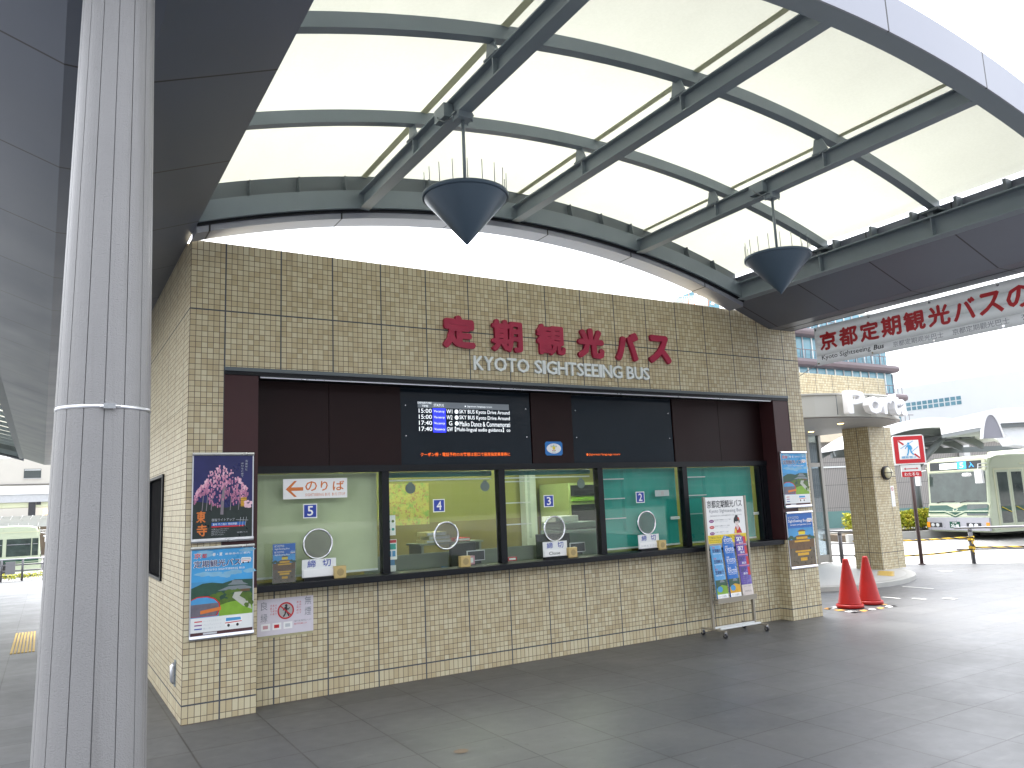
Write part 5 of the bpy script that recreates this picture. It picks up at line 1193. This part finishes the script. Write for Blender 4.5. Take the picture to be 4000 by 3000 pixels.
hedge((24.0, 10.9, .12), (29.5, 8.8, .12), 1.3, .72, 22000, 'bright yellow green clipped hedge left of the large bus')
mb = MB(); q0, q1 = Vector((23.0, 10.3, 0)), Vector((31, 7.2, 0)); d = (q1 - q0).normalized(); nv = Vector((-d.y, d.x, 0)); f = F(q0, d, nv)
mb.box((0, 0, -.15), (8.5, .18, .12), KERB, f); mb.box((0, 1.6, -.15), (8.5, 1.78, .12), KERB, f); mb.box((0, .18, -.15), (8.5, 1.6, .08), M('soil', (.08, .06, .04), .9, 0, .3, 8), f)
single('planter', mb, 'low stone kerbed planter carrying the yellow green hedge', 'planter')
# terminal wall
m, nt, b = new_mat('ribbed grey wall'); v = objvec(nt); sp = nt.nodes.new('ShaderNodeSeparateXYZ'); link(nt, v, sp.inputs[0])
rib = (X(nt, sp.outputs[0]) / .09).fract().lt(.4); pan = (X(nt, sp.outputs[2]) / 1.1).fract().lt(.02); nn = noise(nt, v, .8, 3)
link(nt, mixc(nt, pan, mixc(nt, rib, mixc(nt, nn, (.26, .245, .235), (.32, .30, .285)), (.19, .18, .175)), (.1, .1, .1)), b.inputs['Base Color']); b.inputs['Roughness'].default_value = .6
RIB = m; TEALW = M('teal wall base', (.12, .235, .225), .6, 0, .12, 1)
A0 = Vector((26.0, 19.8, -.3)); dirw = Vector((.93, -.37, 0)).normalized(); f = F(A0, dirw)
t = thing('terminal_wall', 'long ribbed grey wall with teal base beyond the bus lanes', 'wall', tuple(A0)); t.rotation_euler[2] = 0
mb = MB(); mb.box((-6, .95, -.4), (30, 4.3, 0), RIB, f); obj('upper_wall', mb, t)
mb = MB(); mb.box((-6, 0, -.4), (30, .948, .05), TEALW, f); obj('base_band', mb, t)
mb = MB(); mb.box((-6, 3.05, .0), (30, 3.12, .06), OFFW, f); obj('ledge_strip', mb, t)
mb = MB(); mb.box((-6, 4.3, -.6), (30, 4.9, .4), M('lit soffit cream', (.6, .52, .40), .6), f); obj('roof_edge', mb, t)
for a in (-2, 3.2, 8.5, 13.5, 19): mb = MB(); mb.box((a, 0, .1), (a + .35, 4.3, .45), M('pale column', (.5, .5, .5), .6), f); obj('column', mb, t)
# arched shelter: white vaulted roof band on Y columns
SH = M('white shelter roof', (.62, .625, .64), .4, 0, .04, 1); SHG = M('shelter grey steel', (.12, .135, .14), .5, 0, .1, 2)
t = thing('bus_shelter', 'white arched shelter roof on grey Y shaped columns behind the large bus', 'shelter', (34.4, 13.4, -.15)); O = CAM + (Vector((34.0, 14.2, 1.69)) - CAM) * .8; f = F(Vector((O.x, O.y, 1.69)), Vector((.857, -.514, 0)))
def arcp(w0, h0, n=20): return [(w0 * (2 * i / n - 1), h0 * (1 - (2 * i / n - 1) ** 2)) for i in range(n + 1)]
top = arcp(2.64, .92); bot = arcp(2.6, .66)
mb = MB(); mb.prism([(a + .64, 1.62 + b) for a, b in top] + [(a + .64, 1.50 + b) for a, b in bot[::-1]], -.2, .12, SH, f); obj('arch_fascia', mb, t)
mb = MB(); mb.loft([[f(a + .64, 1.62 + b, c) for c in (-4.4, -.2)] + [f(a + .64, 1.57 + b, c) for c in (-.2, -4.4)] for a, b in top], SH, True); obj('roof', mb, t)
mb = MB()
for c in (-1.2, -2.6, -4): mb.prism([(a + .64, 1.55 + b) for a, b in top] + [(a + .64, 1.33 + b) for a, b in bot[::-1]], c - .08, c + .08, SHG, f)
for a in (-1.2, 0, 1.45, 2.4): mb.box((a, 1.74, -4.4), (a + .13, 1.9, -.4), SHG, f)
mb.box((-1.9, 1.3, -3.2), (6, 1.52, -3.0), SHG, f)
obj('ribs', mb, t)
for c in (-.9, -3.6):
    mb = MB(); mb.tube([f(.28, -1.8, c), f(.28, .75, c)], [.2, .16], SHG, 14)
    mb.tube([f(.28, .65, c), f(.9, 1.2, c), f(1.75, 1.95, c)], [.17, .13, .1], SHG, 12); mb.tube([f(.28, .65, c), f(-.4, 1.1, c), f(-1.35, 1.55, c)], [.17, .12, .1], SHG, 12); obj('y_column', mb, t)
# neighbouring canopy gutter with parabolic end, seen over the bus
t = thing('canopy_end', 'grey parabola shaped canopy end cap with white rim above the bus', 'canopy', (16.0, 1.2, 2.6)); ctr = depth_ = CAM + (FW + RT * ((3000 + 1620 / 1.843 - 2000) / 3018) - UP * ((1600 + 205 / 1.843 - 1500) / 3018)) * 22
rv = Vector((.857, -.514, 0)); f = F(ctr, (rv * .93 + Vector((.514, .857, 0)) * -.1).normalized())
def para(wd, h, n=24): return [(wd * (2 * i / n - 1), h * (1 - abs(2 * i / n - 1) ** 2.3)) for i in range(n + 1)]
K_ = 22 / 3018 / 1.843; ga = lambda x: (x - 1620) * K_; gb = lambda y: (205 - y) * K_
mb = MB(); mb.prism(para(.27, .66), -.07, .0, M('end cap grey', (.20, .20, .23), .5, 0, .06, 2), f); obj('cap', mb, t)
mb = MB(); o_, i_ = para(.31, .745), para(.272, .665); mb.prism([(a, b) for a, b in o_] + [(a, b) for a, b in i_[::-1]], -.09, .03, SH, f); obj('rim', mb, t)
mb = MB(); mb.box((.32, gb(100), -4), (6, gb(-10), -.1), SH, f); mb.box((.33, gb(128), -4), (6, gb(100.5), -.15), SHG, f); obj('beam', mb, t)
mb = MB(); mb.prism([(ga(1700), gb(129)), (2.4, gb(129)), (2.4, gb(330)), (ga(1800), gb(258)), (ga(1770), gb(200))], -1.0, -.3, M('pale strut', (.6, .62, .64), .5), f); obj('strut', mb, t)
mb = MB(); mb.box((1.9, -4.4, -1.2), (2.3, gb(335), -.7), SHG, f); obj('post', mb, t)

# ================================================================== buildings far behind
def px(x, y, D): return CAM + (FW + RT * ((x - 2000) / 3018) - UP * ((y - 1500) / 3018)) * D   # where a sight line reaches distance D
Zp = lambda x, y, D: px(3050 + x / 2.3284, 1050 + y / 2.3284, D)
HW = M('hotel pale wall', (.46, .44, .40), .6, 0, .05, 1); HS = M('hotel brown slab', (.12, .09, .10), .5, 0, .15, 1); HG = M('hotel blue glass', (.12, .27, .34), .12, 0, .35, .4); HF = M('hotel frame', (.42, .42, .44), .5)
zs = Zp(140, 815, 84).z; R_ = Zp(1030, 890, 1); k = (zs - CAM.z) / (R_.z - CAM.z); L_ = Zp(140, 815, 84); R_ = CAM + (R_ - CAM) * k
hd = Vector((R_.x - L_.x, R_.y - L_.y, 0)); HLen = hd.length; hd.normalize()
t = thing('hotel_building', 'tall hotel with brown balcony slabs and blue glass seen under the banner', 'hotel', (L_.x, L_.y, 0)); f = F(Vector((L_.x, L_.y, 0)), hd)
fl = 3.4
for i in range(-5, 2):
    z = zs + i * fl; x1 = HLen + (.9 if i < 0 else 0) + (.6 if i < -1 else 0)
    XL = -1.5 if i < 0 else -3.5
    mb = MB(); mb.box((XL, z - .85, -20), (x1, z, 0.9), HS, f); obj('slab', mb, t, .35 if i else .4)
    mb = MB(); mb.box((XL, z + .01, -18), (x1 - .9, z + fl - .86, -.3), HG, f); obj('glass_band', mb, t)
    mb = MB()
    for q in range(int((x1 - XL) / 1.5)): mb.box((XL + .5 + q * 1.5, z + .01, -.299), (XL + .65 + q * 1.5, z + fl - .86, -.2), OFFW if q % 3 else HF, f)
    for q in range(int((x1 - XL) / .8)): mb.box((XL + .2 + q * .8, z, .68), (XL + .24 + q * .8, z + .9, .72), HS, f)
    mb.box((XL, z + .88, .66), (x1, z + .95, .74), HS, f); obj('window_frames', mb, t)
mb = MB(); mb.box((-3.4, -1, -17), (HLen - 1.6, zs + 1.9 * fl, -.7), HW, f); obj('core', mb, t)
fn = F(L_ + f.n * 1.2, hd); mb = MB(); mb.text('KYOTO TOWER HOTEL', .4, -4.9, HLen * .66, -3.6, WHITE, fn, .1, ext=.12, bold=.02); obj('roof_lettering', mb, t)
mb = MB(); mb.box((-3, -6.6, -.2), (HLen * .75, -5.0, .9), HW, fn); obj('parapet', mb, t)
# rooftop pieces glimpsed under the arch
Ry = lambda x, y, D: px(2550 + x / 4.915, 1050 + y / 4.915, D); D_ = 95
t = thing('rooftop_building', 'roof terrace with orange posts, white dish and blue panes just under the vault', 'building', tuple(Ry(800, 900, D_))); o = Ry(500, 640, D_); f = F(o, rv); U_ = D_ / 3018 / 4.915
mb = MB(); mb.prism([(0 * U_, 0), (560 * U_, -80 * U_), (560 * U_, -900 * U_), (0, -900 * U_)], -8, 0, HW, f); obj('wall', mb, t)
mb = MB(); mb.prism([(0, 118 * U_), (330 * U_, 230 * U_), (330 * U_, 110 * U_), (150 * U_, 112 * U_)], -4, -.5, HG, f); mb.box((560 * U_, -200 * U_, -3), (780 * U_, 60 * U_, -.2), HG, f); obj('glass', mb, t)
mb = MB()
for q in (180, 290, 560, 660): mb.tube([f(q * U_, -100 * U_, .1), f((q + 20) * U_, 190 * U_ if q < 400 else 60 * U_, .1)], 7 * U_, ORANGE, 6)
obj('posts', mb, t)
mb = MB()
for q in range(12): mb.tube([f((60 + q * 42) * U_, -5 * U_, .3), f((60 + q * 42) * U_, 100 * U_, .3)], 3 * U_, OFFW, 5)
mb.tube([f(20 * U_, 98 * U_, .3), f(560 * U_, 95 * U_, .3)], 4 * U_, OFFW, 5); obj('railing', mb, t)
mb = MB(); mb.tube([f(370 * U_, 118 * U_, .5), f(372 * U_, 118 * U_, 1.2)], [40 * U_, 52 * U_], WHITE, 20); mb.tube([f(610 * U_, -80 * U_, .5), f(612 * U_, -80 * U_, 1.2)], [26 * U_, 34 * U_], WHITE, 20); obj('dish', mb, t)
# white office block with square blue panes
D0 = 110; za = Zp(1085, 1225, D0); zb = Zp(1640, 1150, 1); k = (za.z - CAM.z) / (zb.z - CAM.z); zb = CAM + (zb - CAM) * k; od = Vector((zb.x - za.x, zb.y - za.y, 0)); OL = od.length; od.normalize()
t = thing('office_building', 'white office block with rows of square blue panes beyond the shelter', 'building', (za.x, za.y, 0)); f = F(Vector((za.x, za.y, 0)), od); PW = M('white panel wall', (.50, .505, .51), .5, 0, .03, 1); PG = M('office blue pane', (.10, .19, .23), .1, 0, .45, .35)
H_ = (Zp(1085, 1225, D0) - Zp(1090, 1305, D0)).length
mb = MB(); mb.box((-4, -2, -15), (OL * 2.6, za.z + 2.2, 0), PW, f); obj('wall', mb, t)
for r_ in range(3):
    z1 = za.z - r_ * H_ * 2.22
    if r_ == 0: nW = 11
    else: nW = 13
    for q in range(-1, nW):
        for h_ in (0, 1):
            if r_ and h_ == 0: continue
            mb = MB(); w_ = OL / 11; mb.box((q * w_ + .1, z1 - (h_ + 1) * H_ / 2 + .08, -.1), ((q + 1) * w_ - .08, z1 - h_ * H_ / 2 - .06, .03), PG, f); obj('window', mb, t)
# ---------------------------------------------------------------- far left view past the column
Pp = lambda x, y, D: px(x / 1.746, 1350 + y / 1.746, D)
t = thing('apartment_building', 'white building with one dark square window left of the column', 'building', (-3, 76, -1)); o = Pp(0, 1640, 70); f = F(Vector((o.x, o.y, -1.3)), (1, -.02, 0)); U_ = 70 / 3018 / 1.746
Zq = lambda y: Pp(150, y, 70).z + 1.3
mb = MB(); mb.prism([(-6, Zq(1190)), (9, Zq(1190)), (9, Zq(800)), (2.6, Zq(752)), (-.5, Zq(752)), (-6, Zq(800))], -10, 0, HW, f); obj('wall', mb, t)
mb = MB(); a0, a1 = 103 * U_, 207 * U_; mb.box((a0, Zq(895), -.1), (a1, Zq(830), .04), M('dark window', (.06, .07, .07), .2), f); mb.box((a0 - .05, Zq(900), -.1), (a1 + .05, Zq(896), .1), HF, f); mb.box((a0 + .04, Zq(840), .041), (a1 - .04, Zq(835), .06), OFFW, f); obj('window', mb, t)
mb = MB(); mb.box((-6, Zq(942), -.1), (9, Zq(938), .15), INK, f); obj('ledge', mb, t)
mb = MB(); mb.box((-6, Zq(1500), -9), (9, Zq(1191), .02), M('shopfront shade', (.12, .09, .06), .6, 0, .5, .6), f); obj('shopfront', mb, t)
mb = MB()
for q in range(16): mb.lathe([(0, -.12), (.1, -.05), (.1, .05), (0, .12)], f(240 * U_ + (q % 8) * .26, Zq(1145) + (q // 8) * .22, .15), DL, 8)
obj('shop_lamp', mb, t)
t = thing('street_canopy', 'long white street canopy on a dark post behind the left bus', 'canopy', (-3, 62, -1.25)); o = Pp(0, 1640, 60); f = F(Vector((o.x, o.y, -1.25)), (1, 0, 0)); U_ = 60 / 3018 / 1.746; Zq = lambda y: Pp(150, y, 60).z + 1.25
mb = MB(); mb.box((-8, Zq(1010), -3), (9, Zq(950), 0), SH, f); mb.box((-8, Zq(1065), -3.2), (9, Zq(1011), -.1), M('canopy trim grey', (.4, .41, .43), .5), f); mb.box((-8, Zq(1100), -3.4), (9, Zq(1066), -.3), BUSC, f); obj('roof', mb, t)
mb = MB(); a0 = 140 * U_; mb.box((a0, 0, -1.2), (a0 + 44 * U_, Zq(1030), -.2), INK, f); obj('post', mb, t)
mb = MB(); mb.box((a0 + 46 * U_, Zq(1085), -.5), (a0 + 75 * U_, Zq(1045), -.2), INK, f); obj('signal_box', mb, t)
t = thing('covered_walkway', 'low translucent arched walkway roof behind the left bus', 'walkway', (-3, 55, -1.25)); o = Pp(0, 1640, 54); f = F(Vector((o.x, o.y, -1.25)), (1, 0, 0)); U_ = 54 / 3018 / 1.746; Zq = lambda y: Pp(150, y, 54).z + 1.25
mb = MB(); mb.loft([[f(a, Zq(1240) + (Zq(1160) - Zq(1240)) * math.sin(q), -1.2 + 1.2 * (1 - math.cos(q))) for q in (1.5, 1.1, .7, .3, 0)] for a in (-6, 9)], M('walkway plastic', (.5, .52, .5), .3, 0, .05, 2), True, False, False); obj('roof', mb, t)
mb = MB()
for q in range(-6, 16): mb.tube([f(q * .62 + .2, Zq(1240), .05 - 1.2), f(q * .62 + .3, Zq(1190), -1.1), f(q * .62 + .5, Zq(1160), -.1)], .035, WHITE, 6)
obj('rib', mb, t)
t = thing('guard_rail', 'dark metal pedestrian rail in front of the left bus', 'guard rail', (-2, 40, gz(38.8))); yb = 38.6; z0 = gz(38.6)
for x in (-2.62, -1.75, -.85, -3.6): mb = MB(); mb.tube([(x, yb, z0), (x, yb, z0 + 1.05)], .05, POST, 10); obj('post', mb, t)
for z in (1.05, .78, .5): mb = MB(); mb.tube([(-4.5, yb, z0 + z), (2, yb, z0 + z)], .035, RAIL if z > 1 else POST, 8); obj('rail', mb, t)
mb = MB(); mb.box((-2.45, yb - .2, z0 + .35), (-2.05, yb - .06, z0 + .95), M('grey box', (.18, .18, .19), .5)); single('utility_box', mb, 'small dark grey box hung on the pedestrian rail by the left bus', 'utility box')
hedge((-4.5, 41.6, -1.2), (3, 41.6, -1.2), .7, .35, 1800, 'low green planting strip between the pedestrian rail and the left bus')
for o in bpy.data.objects:
    if '_w' in o: del o['_w']
